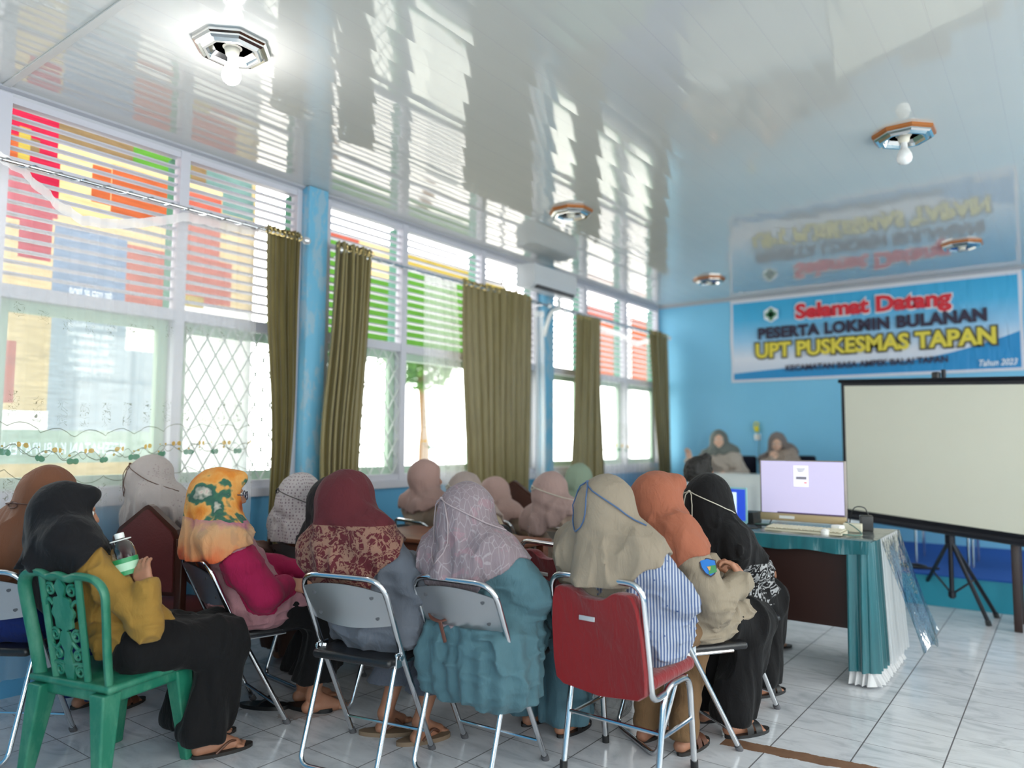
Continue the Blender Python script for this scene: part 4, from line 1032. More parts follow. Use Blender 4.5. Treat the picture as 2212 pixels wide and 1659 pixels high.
def block(name, p, d, mat, label, cat, rz=0, r=.004, parts=None):
    t = empty(name, p, rz, label, cat); MB().rbox((0, 0, d[2]/2), d, r).build(parts or 'housing', mat, t); return t
a = block('power_adapter', (-1.04, 4.78, TZ+.0135), (.10, .05, .05), CREAM, 'cream power adapter standing at the right end of the table', 'adapter', .1)
a = block('charger', (-.99, 4.90, TZ+.0135), (.07, .07, .09), BLKPLASTIC, 'black charger block behind the cream adapter', 'charger', .3)
a = block('white_charger', (-1.10, 4.68, TZ+.0135), (.06, .06, .045), WHITEPL, 'small white charger by the right edge of the computer', 'charger', -.3, .01)
a = block('network_box', (-1.72, 4.92, TZ+.0135), (.14, .16, .07), BLKPLASTIC, 'black box left of the computer screen', 'electronic box')
def cable(pts, r, mat, label):
    o = MB().tube(cr(pts, 8), r, 6).build('cable', mat); tag(o, label, 'cable', 'cables on the computer table'); return o
CYC = simple('grey_green_cable', hx(90, 130, 120), .5); zt = TZ+.019
cable([(-1.62, 4.78, zt), (-1.5, 4.70, zt+.012), (-1.4, 4.76, zt), (-1.3, 4.70, zt+.01), (-1.2, 4.77, zt), (-1.1, 4.84, zt)], .0045, CYC, 'grey green cable winding under the computer screen')
cable([(-1.75, 4.66, zt), (-1.6, 4.72, zt), (-1.45, 4.69, zt+.008), (-1.33, 4.76, zt), (-1.22, 4.71, zt)], .005, BLKPLASTIC, 'black cable behind the keyboard')
cable([(-1.08, 4.78, zt+.05), (-1.02, 4.72, zt+.03), (-.96, 4.62, zt), (-1.02, 4.55, zt), (-1.10, 4.64, zt), (-1.0, 4.88, zt)], .0035, CYC, 'thin green cable looped at the right end of the table')
cable([(-1.10, 4.95, zt), (-1.06, 4.90, zt+.12), (-1.0, 4.90, zt+.13), (-.975, 4.90, zt+.08)], .003, BLKPLASTIC, 'black lead arching up into the charger')
cable([(-1.55, 4.80, zt), (-1.48, 4.66, zt), (-1.36, 4.68, zt+.01), (-1.28, 4.80, zt), (-1.18, 4.70, zt+.01)], .004, WHITEPL, 'white cable tangled under the screen')
# laptop turned towards the audience's left
lp = ony(1592, 1085, 4.72)
t = empty('laptop', (lp.x-.10, 4.70, TZ+.0135), math.radians(-8), 'open laptop with a blue bordered screen left of the computer', 'laptop')
CYANP = simple('pale_cyan_lid', hx(150, 200, 206), .4)
MB().rbox((0, -.09, .009), (.34, .22, .016), .005).build('base', CYANP, t)
lid = MB().rbox((0, .03, .125), (.34, .010, .225), .006).build('lid', CYANP, t)
MB().b2((-.158, .0225, .028), (.158, .0245, .225)).build('screen', emis('laptop_blue', hx(34, 70, 190), .9), lid, smooth=False)
MB().b2((-.15, .0205, .05), (.10, .0222, .205)).build('open_window', emis('laptop_white', hx(205, 222, 250), .9), lid, smooth=False)
# phone-like black items
block('phone', (-1.60, 4.62, TZ+.0135), (.075, .15, .010), BLKPLASTIC, 'dark phone lying left of the keyboard', 'phone', .5)
# ---------------------------------------------------------------- projection screen on a tripod
p0 = Vector((-1.50, 6.62, 0)); d0 = Vector((1.25, -.50, 0)).normalized(); LEN = 1.95
rz = math.atan2(d0.y, d0.x)
t = empty('projection_screen', (p0.x, p0.y, 0), rz, 'white projection screen with black border on a tripod', 'projection screen')
BLKM = simple('black_metal', hx(24, 26, 36), .4, .3)
sl = -.052
def zt_(x_): return 1.815+sl*x_
def zb_(x_): return .70+sl*x_
SCR = simple('matte_screen_cloth', hx(226, 224, 208), .9, var=.04, bump=.05, bscale=4)
def quad(mb, x0, x1, f0, f1, y0, y1):
    mb.add([(x0, y0, f0(x0)), (x1, y0, f0(x1)), (x1, y0, f1(x1)), (x0, y0, f1(x0)), (x0, y1, f0(x0)), (x1, y1, f0(x1)), (x1, y1, f1(x1)), (x0, y1, f1(x0))], [(0, 1, 2, 3), (7, 6, 5, 4), (0, 4, 5, 1), (1, 5, 6, 2), (2, 6, 7, 3), (3, 7, 4, 0)])
m = MB(); quad(m, .03, LEN-.03, lambda x: zb_(x)+.05, lambda x: zt_(x)-.03, -.003, 0); m.build('screen_cloth', SCR, t, smooth=False)
m = MB(); quad(m, 0, .03, zb_, zt_, -.003, 0); quad(m, LEN-.03, LEN, zb_, zt_, -.003, 0); quad(m, 0, LEN, lambda x: zb_(x)+.035, lambda x: zb_(x)+.065, -.0035, .0005); quad(m, 0, LEN, lambda x: zt_(x)-.035, zt_, -.0035, .0005)
m.build('black_border', BLKM, t, smooth=False)
m = MB(); m.tube([(-.01, .0, zb_(0)+.01), (LEN+.01, .0, zb_(LEN)+.01)], .028, 12); m.build('lower_case', BLKM, t)
MB().tube([(-.02, 0, zt_(0)+.005), (LEN+.02, 0, zt_(LEN)+.005)], .016, 8).build('top_bar', BLKM, t)
MB().rbox((.78, .02, zt_(.78)+.035), (.05, .05, .06), .01).build('hook_head', BLKPLASTIC, t)
# tripod: hub on the pole, three legs with braces
hx0 = .80; yh = .085
MB().tube([(hx0, yh, .17), (hx0, yh, 1.86)], .017, 10).build('pole', BLKM, t)
MB().lathe([(.0, -.03), (.034, -.03), (.034, .03), (0, .03)], (hx0, yh, .60), 12).build('hub', BLKM, t)
MB().lathe([(.0, -.02), (.026, -.02), (.026, .02), (0, .02)], (hx0, yh, .20), 12).build('lower_hub', BLKM, t)
wfoot = [onz(2137, 1352, 0), onz(1985, 1292, 0), onz(2118, 1290, 0)]
Ri = Matrix.Rotation(-rz, 3, 'Z')
for i, w_ in enumerate(wfoot):
    q = Ri @ (w_-p0); q.z = 0.012
    a = Vector((hx0, yh, .60))
    if i == 2: q = Vector((hx0+.10, yh+.42, .012))
    lg = MB().tube([a+(q-a)*.04, q], .015, 8).build('leg', BLKM, t)
    MB().tube([q+(a-q)*.04, q+Vector((0, 0, -.011))], .02, 8).build('foot_cap', BLKPLASTIC, lg)
    MB().tube([Vector((hx0, yh, .20)), a+(q-a)*.52], .008, 6).build('brace', BLKM, t)
# dark wooden stand cut off by the right edge
t = empty('wooden_stand', (-.10, 6.50, 0), 0, 'dark wooden table cut off by the right edge of the photo', 'table')
MB().rbox((0, 0, .70), (.50, .36, .03), .004).build('table_top', PANEL, t)
for sx in (-1, 1):
    for sy in (-1, 1): MB().rbox((sx*.225, sy*.15, .343), (.05, .05, .685), .004).build('leg', PANEL, t)
# ---------------------------------------------------------------- on the platform
PZ = .252
t = empty('speakers_table', (-2.40, 7.62, PZ), 0, 'long table on the platform in front of the two speakers', 'table')
MB().rbox((0, 0, .70), (1.52, .55, .03), .004).build('table_top', DKWOOD, t)
for sx in (-1, 1):
    for sy in (-1, 1): MB().rbox((sx*.70, sy*.22, .343), (.05, .05, .685), .004).build('leg', DKWOOD, t)
PALE = simple('pale_table_cloth', hx(228, 234, 234), .35, bump=.5, bscale=14)
skirt_cloth(.79, .295, PZ+.722, .66, .02, 'tablecloth', PALE, (-2.40, 7.62, 0), 'pale grey cloth under creased plastic on the platform table', n=240)
NAVY = cloth('navy_seat_fabric', hx(26, 30, 52))
def office_chair(x, y, label, hd=180, z=PZ, mat=BLKVINYL, h=.98):
    t = empty('padded_chair', (x, y, z), math.radians(hd), label, 'chair', 'dark padded chairs on the platform')
    MB().rbox((0, 0, .44), (.46, .44, .07), .03, 4).build('seat', mat, t)
    MB().rbox((0, -.22, h-.26), (.44, .06, .48), .03, 4).build('backrest', mat, t)
    for sx in (-1, 1):
        MB().tube(fillet([(sx*.2, -.235, .0), (sx*.2, -.215, .42), (sx*.2, -.24, h-.1)], .05), .012, 8).build('rear_leg', CHROME, t)
        MB().tube([(sx*.2, .2, .42), (sx*.2, .22, 0)], .012, 8).build('front_leg', CHROME, t)
    return t
office_chair(-3.08, 8.30, 'navy padded chair under the speaker nearer the window', mat=NAVY, h=.92)
office_chair(-2.46, 8.42, 'navy padded chair under the speaker nearer the screen', mat=NAVY, h=.93)
p = ony(1806, 1000, 8.5); office_chair(p.x, 8.42, 'empty black chair on the platform at the left edge of the projection screen', h=p.z-PZ+.02)
for (u, l) in ((2040, 'black padded chair on the platform seen under the screen, left one'), (2165, 'black padded chair on the platform seen under the screen, right one')):
    p = ony(u, 1180, 7.7); office_chair(p.x, 7.75, l, hd=0 if u > 2100 else 180, h=.95)
t = MB(); t.tube(cr([(-1.25, 7.25, PZ+.012), (-1.15, 7.15, PZ+.012), (-1.0, 7.2, PZ+.012), (-1.08, 7.3, PZ+.012), (-1.2, 7.22, PZ+.018), (-1.1, 7.12, PZ+.012), (-.9, 7.18, PZ+.012)], 8), .010, 6)
tag(t.build('coiled_cable', BLKPLASTIC), 'black cable lying coiled on the blue platform under the screen', 'cable')
# ================================================================== PEOPLE
_tab = np.random.RandomState(3).rand(32, 32, 32).astype(np.float32)
def vnoise(p, sc):
    q = p*np.array(sc, dtype=np.float32)+50.0; i = np.floor(q).astype(np.int32); f = q-i; f = f*f*(3-2*f); i &= 31; j = (i+1) & 31
    g = lambda a, b, c: _tab[a, b, c]
    x0, y0, z0 = i[..., 0], i[..., 1], i[..., 2]; x1, y1, z1 = j[..., 0], j[..., 1], j[..., 2]
    fx, fy, fz = f[..., 0], f[..., 1], f[..., 2]
    a = g(x0, y0, z0)*(1-fx)+g(x1, y0, z0)*fx; b = g(x0, y1, z0)*(1-fx)+g(x1, y1, z0)*fx
    c = g(x0, y0, z1)*(1-fx)+g(x1, y0, z1)*fx; d = g(x0, y1, z1)*(1-fx)+g(x1, y1, z1)*fx
    return (a*(1-fy)+b*fy)*(1-fz)+(c*(1-fy)+d*fy)*fz
class Field:
    """signed distance grid with smooth unions, meshed as one closed surface"""
    def __init__(s, lo, hi, h):
        s.lo = np.array(lo, dtype=np.float32); s.h = h
        s.n = np.ceil((np.array(hi)-np.array(lo))/h).astype(int)+1
        s.d = np.full(tuple(s.n), .2, dtype=np.float32)
        s.ax = [s.lo[i]+h*np.arange(s.n[i], dtype=np.float32) for i in range(3)]
    def sl(s, lo, hi, m):
        a = [max(0, int((lo[i]-m-s.lo[i])/s.h)) for i in range(3)]; b = [min(s.n[i], int((hi[i]+m-s.lo[i])/s.h)+2) for i in range(3)]
        if any(b[i] <= a[i] for i in range(3)): return None
        return tuple(slice(a[i], b[i]) for i in range(3))
    def grids(s, S):
        return s.ax[0][S[0]][:, None, None], s.ax[1][S[1]][None, :, None], s.ax[2][S[2]][None, None, :]
    def _join(s, S, f, k, mode):
        D = s.d[S]
        if mode == 'sub':
            f = -f; h = np.clip(.5-.5*(D-f)/k, 0, 1); s.d[S] = D*(1-h)+f*h+k*h*(1-h)
        else:
            h = np.clip(.5+.5*(D-f)/k, 0, 1); s.d[S] = D*(1-h)+f*h-k*h*(1-h)
    def cone(s, a, b, r1, r2, k=.02, mode='add'):
        a = np.array(a, dtype=np.float32); b = np.array(b, dtype=np.float32); R = max(r1, r2)
        S = s.sl(np.minimum(a, b)-R, np.maximum(a, b)+R, k*1.5+3*s.h)
        if S is None: return
        X, Y, Z = s.grids(S); ba = b-a; L = float(ba @ ba)+1e-9
        t = np.clip(((X-a[0])*ba[0]+(Y-a[1])*ba[1]+(Z-a[2])*ba[2])/L, 0, 1)
        f = np.sqrt((X-a[0]-t*ba[0])**2+(Y-a[1]-t*ba[1])**2+(Z-a[2]-t*ba[2])**2)-(r1+(r2-r1)*t)
        s._join(S, f, k, mode)
    def ell(s, c, r, R=None, k=.02, mode='add'):
        c = np.array(c, dtype=np.float32); m = max(r)
        S = s.sl(c-m, c+m, k*1.5+3*s.h)
        if S is None: return
        X, Y, Z = s.grids(S); X = X-c[0]; Y = Y-c[1]; Z = Z-c[2]
        if R is not None:
            R = np.array(R)  # columns = axes
            x = X*R[0, 0]+Y*R[1, 0]+Z*R[2, 0]; y = X*R[0, 1]+Y*R[1, 1]+Z*R[2, 1]; z = X*R[0, 2]+Y*R[1, 2]+Z*R[2, 2]
        else: x, y, z = X, Y, Z
        k0 = np.sqrt((x/r[0])**2+(y/r[1])**2+(z/r[2])**2); k1 = np.sqrt((x/r[0]**2)**2+(y/r[1]**2)**2+(z/r[2]**2)**2)+1e-6
        f = k0*(k0-1)/k1
        s._join(S, np.broadcast_to(f, s.d[S].shape), k, mode)
    def near(s, w):
        I = np.nonzero(np.abs(s.d) < w); P = np.stack([s.ax[i][I[i]] for i in range(3)], -1); return I, P
    def mesh(s, name, mat, parent, smooth_iter=1):
        d = s.d; d[0] = d[-1] = .2; d[:, 0] = d[:, -1] = .2; d[:, :, 0] = d[:, :, -1] = .2
        sg = d < 0; n = np.array(d.shape)-1; cnt = np.zeros(n, dtype=np.int8)
        for a in (0, 1):
            for b in (0, 1):
                for c in (0, 1): cnt += sg[a:n[0]+a, b:n[1]+b, c:n[2]+c]
        act = np.nonzero((cnt > 0) & (cnt < 8)); N = len(act[0]); idx = np.full(n, -1, dtype=np.int32); idx[act] = np.arange(N)
        base = np.stack(act, -1); pos = np.zeros((N, 3), dtype=np.float32); ct = np.zeros(N, dtype=np.float32)
        C = [(a, b, c) for a in (0, 1) for b in (0, 1) for c in (0, 1)]
        val = {q: d[act[0]+q[0], act[1]+q[1], act[2]+q[2]] for q in C}
        for q in C:
            for ax in range(3):
                if q[ax] == 0:
                    r = list(q); r[ax] = 1; r = tuple(r); va, vb = val[q], val[r]; m = (va < 0) != (vb < 0)
                    t = np.where(m, va/(va-vb+1e-12), 0)
                    for j in range(3): pos[:, j] += np.where(m, q[j]+(t if j == ax else 0), 0)
                    ct += m
        V = s.lo+(base+pos/ct[:, None])*s.h
        F = []
        for ax in range(3):
            u, v = [(1, 2), (2, 0), (0, 1)][ax]
            a = [slice(None)]*3; b = [slice(None)]*3; a[ax] = slice(0, -1); b[ax] = slice(1, None)
            A = sg[tuple(a)]; B = sg[tuple(b)]; I = np.stack(np.nonzero(A != B), -1)
            ok = (I[:, u] > 0) & (I[:, v] > 0) & (I[:, u] < n[u]) & (I[:, v] < n[v]); I = I[ok]
            def ix(du, dv): J = I.copy(); J[:, u] += du; J[:, v] += dv; return idx[J[:, 0], J[:, 1], J[:, 2]]
            q = np.stack([ix(-1, -1), ix(0, -1), ix(0, 0), ix(-1, 0)], -1); ins = A[I[:, 0], I[:, 1], I[:, 2]]
            q[~ins] = q[~ins][:, ::-1]; F.append(q)
        F = np.concatenate(F); F = F[(F >= 0).all(1)]
        me = bpy.data.meshes.new(name); me.vertices.add(len(V)); me.vertices.foreach_set('co', V.astype(np.float32).ravel())
        me.loops.add(F.size); me.loops.foreach_set('vertex_index', F.astype(np.int32).ravel())
        me.polygons.add(len(F)); me.polygons.foreach_set('loop_start', (np.arange(len(F))*4).astype(np.int32))
        me.polygons.foreach_set('use_smooth', np.ones(len(F), dtype=bool))
        me.update(calc_edges=True); me.materials.append(mat)
        o = bpy.data.objects.new(name, me); COL.objects.link(o); o.parent = parent
        return o
    def samp(s, p):
        i = [int(round(float((p[k]-s.lo[k])/s.h))) for k in range(3)]
        if any(i[k] < 0 or i[k] >= s.n[k] for k in range(3)): return .2
        return float(s.d[tuple(i)])
    def hit(s, p, q, off=.003):
        p, q = Vector(p), Vector(q); n = 160; pv = p; dv = s.samp(p)
        for k in range(1, n):
            c = p.lerp(q, k/n); v = s.samp(c)
            if v < .002: return c+(p-q).normalized()*(off+max(0, v))
        return q
HAIR = simple('black_hair', (.010, .008, .007, 1), .5, bump=.8, bscale=200)
EYE = simple('eye_white', hx(225, 220, 215), .2); IRIS = simple('dark_iris', hx(30, 18, 12), .2)
SANDAL = simple('brown_sandal_strap', hx(96, 60, 44), .5); BLKSHOE = simple('black_shoe', hx(18, 18, 20), .45); SOLE = simple('dark_sole', hx(40, 36, 34), .7)
def person(chair, head, hd, label, hij=None, top=None, bot=None, seat=.43, turn=0, nod=0, roll=0, arms=None, face=False, near=True, base=0.0, knee=.40, foot=.40, spread=.09, feet='bare', bulk=1.0, hair=None, pel=None, strap=None, group=None, cuff=None, hemz=None, fdrop=None, cb=None, skin=None):
    """chair: (x, y) of the pelvis; head: (u, v, D) photo pixel and distance of the head centre"""
    px, py = chair
    T = empty('person', (px, py, base), math.radians(hd), label, 'person', group)
    Rw = Matrix.Rotation(math.radians(-hd), 3, 'Z')
    def loc(w): return Rw @ (Vector(w)-Vector((px, py, base)))
    H = loc(ond(*head))
    P = Vector((0, 0, seat+.10))
    Rh = Matrix.Rotation(math.radians(turn), 3, 'Z') @ Matrix.Rotation(math.radians(-nod), 3, 'X') @ Matrix.Rotation(math.radians(roll), 3, 'Y')
    NB = H-(Rh @ Vector((0, .025, .045)))-Vector((0, 0, .085))
    L = (NB-P).length; zt_ = (NB-P).normalized(); yt = (Vector((0, 1, 0))-zt_*zt_.y).normalized(); xt = yt.cross(zt_)
    Rt = Matrix((xt, yt, zt_)).transposed()
    TT = lambda x, y, z: P+Rt @ Vector((x, y, z))
    HH = lambda x, y, z: H+Rh @ Vector((x, y, z))
    k_ = bulk
    sh = {s_: TT(s_*.150*k_, 0, L-.035) for s_ in (-1, 1)}
    A = {}
    for s_, key in ((-1, 'L'), (1, 'R')):
        d = (arms or {}).get(key)
        if d is None: d = dict(e=(s_*.215, .02, .14), w=(s_*.085, .25, .105), h=(-s_*.35, .9, -.1), n=(0, .2, 1), curl=.5)
        e = loc(d['ew']) if 'ew' in d else P+Vector(d['e']); w = loc(d['ww']) if 'ww' in d else P+Vector(d['w'])
        hdir = (Rw @ Vector(d['hw'])) if 'hw' in d else Vector(d['h']); nn = (Rw @ Vector(d['nw'])) if 'nw' in d else Vector(d.get('n', (0, 0, 1)))
        A[s_] = (e, w, hdir.normalized(), nn.normalized(), d.get('curl', .4))
    kn = {s_: Vector((s_*spread, knee, seat+.065)) for s_ in (-1, 1)}; an = {s_: Vector((s_*spread, foot, .085)) for s_ in (-1, 1)}
    hp = {s_: Vector((s_*.085, .03, seat+.085)) for s_ in (-1, 1)}
    if fdrop: 
        for s_ in (-1, 1): an[s_] = loc(fdrop[s_])+Vector((0, 0, .0))
    allp = [P, H, NB, TT(0, -.2, L)]+[q for s_ in (-1, 1) for q in (sh[s_], A[s_][0], A[s_][1]+A[s_][2]*.2, kn[s_], an[s_]+Vector((0, .22, 0)))]
    lo = [min(p[i] for p in allp)-.24 for i in range(3)]; hi = [max(p[i] for p in allp)+.24 for i in range(3)]
    lo[2] = -.03; hi[2] = H.z+.22
    # plane of the chair back the clothes rest against
    def press(G):
        if not cb: return
        kind, cx, cy, ch = cb; a = math.radians(ch); n_ = Rw @ Vector((-math.sin(a), math.cos(a), 0)); o_ = Rw @ (Vector((cx, cy, 0))-Vector((px, py, 0)))
        X, Y, Z = G.grids((slice(None),)*3)
        if kind == 'fold': z0, z1, f = .575, .755, (-.05-.15*(Z-.44)/.322+.028)
        elif kind == 'green': z0, z1, f = .40, .79, (-.165-.075*(Z-.395)/.4+.022)
        elif kind == 'wood': z0, z1, f = .45, .97, (-.19+0*Z)
        else: z0, z1, f = .34, .75, (-.160-.062*(Z-.35)/.43+.036)
        pl = f-((X-o_.x)*n_.x+(Y-o_.y)*n_.y)
        pl = np.where((Z > z0) & (Z < z1), pl, -1).astype(np.float32)
        G.d = np.maximum(G.d, pl)
    # ---------------- body: one continuous surface
    hb = .0062 if near else .0110
    B = Field(lo, hi, hb)
    B.cone(P+Vector((-.06, 0, 0)), P+Vector((.06, 0, 0)), .105, .105, .03)
    B.ell(TT(0, .005, L*.38), (.125*k_, .10, .15), Rt, .05); B.ell(TT(0, -.002, L*.70), (.135*k_, .095, .16), Rt, .05)
    B.cone(TT(-.11*k_, 0, L-.05), TT(.11*k_, 0, L-.05), .052, .052, .05)
    B.cone(TT(0, 0, L-.03), HH(0, -.02, -.04), .050, .046, .03)
    for s_ in (-1, 1):
        e, w, hd_, nn, curl = A[s_]
        B.cone(sh[s_], e, .044, .036, .03); B.cone(e, w, .036, .024, .01)
        sd = hd_.cross(nn).normalized(); nn = sd.cross(hd_).normalized()
        kk = .008
        for i in range(4):
            o_ = (i-1.5)
            kn_ = w+hd_*(.072-.004*abs(o_))+sd*(o_*.0185)
            B.cone(w+sd*(o_*.010)+hd_*.008, kn_, .0145, .0115, .012)
            ln = (.88, 1.0, .95, .78)[i]; p = kn_; ang = 0
            for j, (l_, r_) in enumerate(((.036, .0088), (.023, .0080), (.018, .0072))):
                ang += curl*(.75 if j == 0 else .9); dd = hd_*math.cos(ang)-nn*math.sin(ang)+sd*(o_*.03)
                q = p+dd.normalized()*l_*ln; B.cone(p, q, r_+.0008, r_, .003 if j else .006); p = q
        th = s_ if True else 1
        tb = w+hd_*.022-sd*(th*.022) if sd.dot(Vector((s_, 0, 0))) > 0 else w+hd_*.022+sd*(.022)
        tdir = (hd_*.75+(tb-w-hd_*.022).normalized()*.6-nn*.35).normalized()
        t1 = tb+tdir*.036; t2 = t1+(tdir*.7+hd_*.5-nn*.2).normalized()*.026
        B.cone(w+hd_*.012, tb, .013, .012, .01); B.cone(tb, t1, .0115, .0095, .006); B.cone(t1, t2, .0095, .008, .003)
        B.cone(hp[s_], kn[s_], .075, .052, .03); B.cone(kn[s_], kn[s_].lerp(an[s_], .4), .050, .047, .02); B.cone(kn[s_].lerp(an[s_], .4), an[s_], .047, .031, .02)
        a = an[s_]; ft = Vector((s_*.02, .155, -.062)); z0 = a.z
        B.cone(a+Vector((0, -.025, -z0+.030)), a+Vector((s_*.008, .12, -z0+.022)), .028, .024, .015); B.cone(a, a+Vector((0, .09, -z0+.035)), .032, .024, .02)
        for i in range(5):
            B.cone(a+Vector((s_*.008+(i-2)*.014, .125, -z0+.018)), a+Vector((s_*.010+(i-2)*.016, .165-.008*abs(i-(1 if s_ > 0 else 3)), -z0+.014)), .0105, .0085, .004)
    # head
    B.ell(HH(0, -.005, .012), (.072, .090, .098), Rh, .02); B.ell(HH(0, .028, -.032), (.060, .060, .082), Rh, .02)
    B.ell(HH(0, .062, -.086), (.028, .026, .024), Rh, .02)
    B.cone(HH(0, .086, .014), HH(0, .104, -.022), .007, .0105, .010); B.cone(HH(-.012, .094, -.026), HH(.012, .094, -.026), .008, .008, .006)
    B.ell(HH(0, .090, -.050), (.024, .010, .0055), Rh, .004); B.ell(HH(0, .089, -.060), (.021, .010, .006), Rh, .004)
    for s_ in (-1, 1):
        B.ell(HH(s_*.030, .090, .010), (.016, .010, .010), Rh, .008, 'sub'); B.cone(HH(s_*.012, .088, .028), HH(s_*.046, .074, .026), .007, .006, .010)
        B.ell(HH(s_*.038, .062, -.030), (.022, .020, .022), Rh, .02)
        B.ell(HH(s_*.074, -.012, -.004), (.010, .018, .030), Rh, .006)
    body = B.mesh('body', skin or SKIN, T)
    if face:
        for s_ in (-1, 1):
            c = HH(s_*.030, .0795, .010); e_ = MB().lathe([(0, -.011), (.008, -.008), (.011, 0), (.008, .008), (0, .011)], c, 12).build('eye', EYE, body)
            g = HH(s_*.030, .0895, .010); MB().lathe([(0, -.0045), (.004, 0), (0, .0045)], g, 10).build('iris', IRIS, body)
    # ---------------- lower garment
    h2 = .0070 if near else .012
    if bot:
        G = Field(lo, hi, h2)
        if bot['kind'] == 'skirt':
            w_ = bot.get('w', 1.0)
            for s_ in (-1, 1):
                G.cone(hp[s_]+Vector((0, -.02, 0)), kn[s_], .110, .078, .09)
                G.cone(kn[s_]+Vector((0, .01, -.015)), an[s_]+Vector((s_*.02, -.02, .03)), .085, .098*w_, .08)
            G.cone((0, knee*.2, seat+.075), (0, knee*.9, seat+.06), .09, .08, .05)
            I, Q = G.near(.05)
            ang = np.arctan2(Q[:, 0], Q[:, 1]-knee+.04)
            low = np.clip((seat+.05-Q[:, 2])/.3, 0, 1)*np.clip((Q[:, 1]-.1)/.15, 0, 1)
            f = (np.sin(ang*11+5*vnoise(Q, (3, 3, 2)))*.013)*low+((1-np.abs(2*vnoise(Q, (11, 11, 3.5))-1))**2-.4)*.020+(vnoise(Q, (30, 30, 10))-.5)*.007
            G.d[I] -= f.astype(np.float32)
            X, Y, Z = G.grids((slice(None),)*3)
            G.d = np.maximum(G.d, (bot.get('hem', .075)-Z)+0*X+0*Y)
        else:
            for s_ in (-1, 1):
                G.cone(hp[s_]+Vector((0, -.02, 0)), kn[s_], .102, .072, .03); G.cone(kn[s_], kn[s_].lerp(an[s_], .5), .072, .062, .02); G.cone(kn[s_].lerp(an[s_], .5), an[s_]+Vector((0, 0, -.01)), .062, .060, .02)
            G.cone(P+Vector((-.05, -.01, 0)), P+Vector((.05, -.01, 0)), .125, .125, .05)
            I, Q = G.near(.04)
            G.d[I] -= ((vnoise(Q, (14, 14, 18))-.5)*.016+(vnoise(Q, (9, 9, 34))-.5)*.010).astype(np.float32)
            X, Y, Z = G.grids((slice(None),)*3)
            G.d = np.maximum(G.d, (bot.get('hem', .06)-Z)+0*X+0*Y)
        G.mesh(bot['kind'] if bot['kind'] == 'trousers' else 'skirt', bot['mat'], T)
    # ---------------- upper garment
    if top:
        G = Field(lo, hi, h2); b_ = top.get('b', .022); w_ = top.get('w', 1.0)
        G.ell(TT(0, .005, L*.38), ((.128*k_+b_)*w_, .104+b_, .16), Rt, .06); G.ell(TT(0, -.002, L*.70), ((.138*k_+b_), .098+b_, .165), Rt, .06)
        G.cone(TT(-.11*k_, 0, L-.05), TT(.11*k_, 0, L-.05), .052+b_*.8, .052+b_*.8, .05)
        G.ell(P+Vector((0, .01, .0)), ((.165+b_)*w_, .145+b_, .135), None, .08)
        if top.get('tail'):
            for s_ in (-1, 1): G.cone(P+Vector((s_*.09, .02, -.0)), P+Vector((s_*.085, top['tail'], .0)), .115, .095, .08)
        if top.get('skirtback'):
            G.cone(P+Vector((-.10, -.085, -.06)), P+Vector((.10, -.085, -.06)), .155, .155, .08); G.cone(P+Vector((-.11, -.085, -.17)), P+Vector((.13, -.085, -.17)), .155, .155, .08)
        sl_ = top.get('sleeve', .020); sw = top.get('cuffw', .014)
        for s_ in (-1, 1):
            e, w, hd_, nn, curl = A[s_]
            if top.get('sleeve_mat'):
                G.cone(sh[s_], sh[s_].lerp(e, .54), .046+sl_*1.1, .042+sl_, .045); continue
            G.cone(sh[s_], e, .046+sl_*1.1, .038+sl_, .045); G.cone(e, w-(w-e)*top.get('short', .04), .038+sl_, .026+sw+.006, .018)
        I, Q = G.near(.05)
        W_ = Q+.05*(vnoise(Q, (5, 5, 5))-.5)[:, None]
        f = (vnoise(Q, (8, 8, 15))-.5)*.018+(vnoise(Q, (26, 26, 42))-.5)*.007
        rd = 1-np.abs(2*vnoise(W_+7, (11, 11, 8))-1); f += (rd**4-.25)*.020
        rd = 1-np.abs(2*vnoise(W_+3, (7, 7, 24))-1); f += (rd**3-.3)*.014*np.clip((P.z+.30-Q[:, 2])/.2, 0, 1)
        if top.get('gather'):
            a_ = np.arctan2(Q[:, 0], -Q[:, 1]); f += np.sin(a_*22+4*vnoise(Q, (4, 4, 3)))*.008*np.clip((P.z+.12-Q[:, 2])/.2, 0, 1)
        G.d[I] -= f.astype(np.float32)
        hz = hemz if hemz is not None else top.get('hem', seat+.012)
        X, Y, Z = G.grids((slice(None),)*3)
        G.d = np.maximum(G.d, hz-Z+.012*np.sin(X*30)+.010*np.cos(Y*26))
        press(G)
        G.mesh(top.get('name', 'blouse'), top['mat'], T)
        TOPF = G
        if top.get('sleeve_mat'):
            S_ = Field(lo, hi, h2)
            for s_ in (-1, 1):
                e, w, hd_, nn, curl = A[s_]
                S_.cone(sh[s_].lerp(e, .48), e, .045+sl_*1.0+.008, .040+sl_+.006, .02); S_.cone(e, w-(w-e)*top.get('short', .04), .040+sl_+.004, .028+sw+.010, .018)
            I, Q = S_.near(.05); S_.d[I] -= ((vnoise(Q, (12, 12, 20))-.5)*.016+(vnoise(Q, (30, 30, 40))-.5)*.006).astype(np.float32)
            S_.d = np.where((S_.d < .014) & (TOPF.d-.007 < S_.d), TOPF.d-.007, S_.d).astype(np.float32)
            S_.mesh('sleeves', top['sleeve_mat'], T)
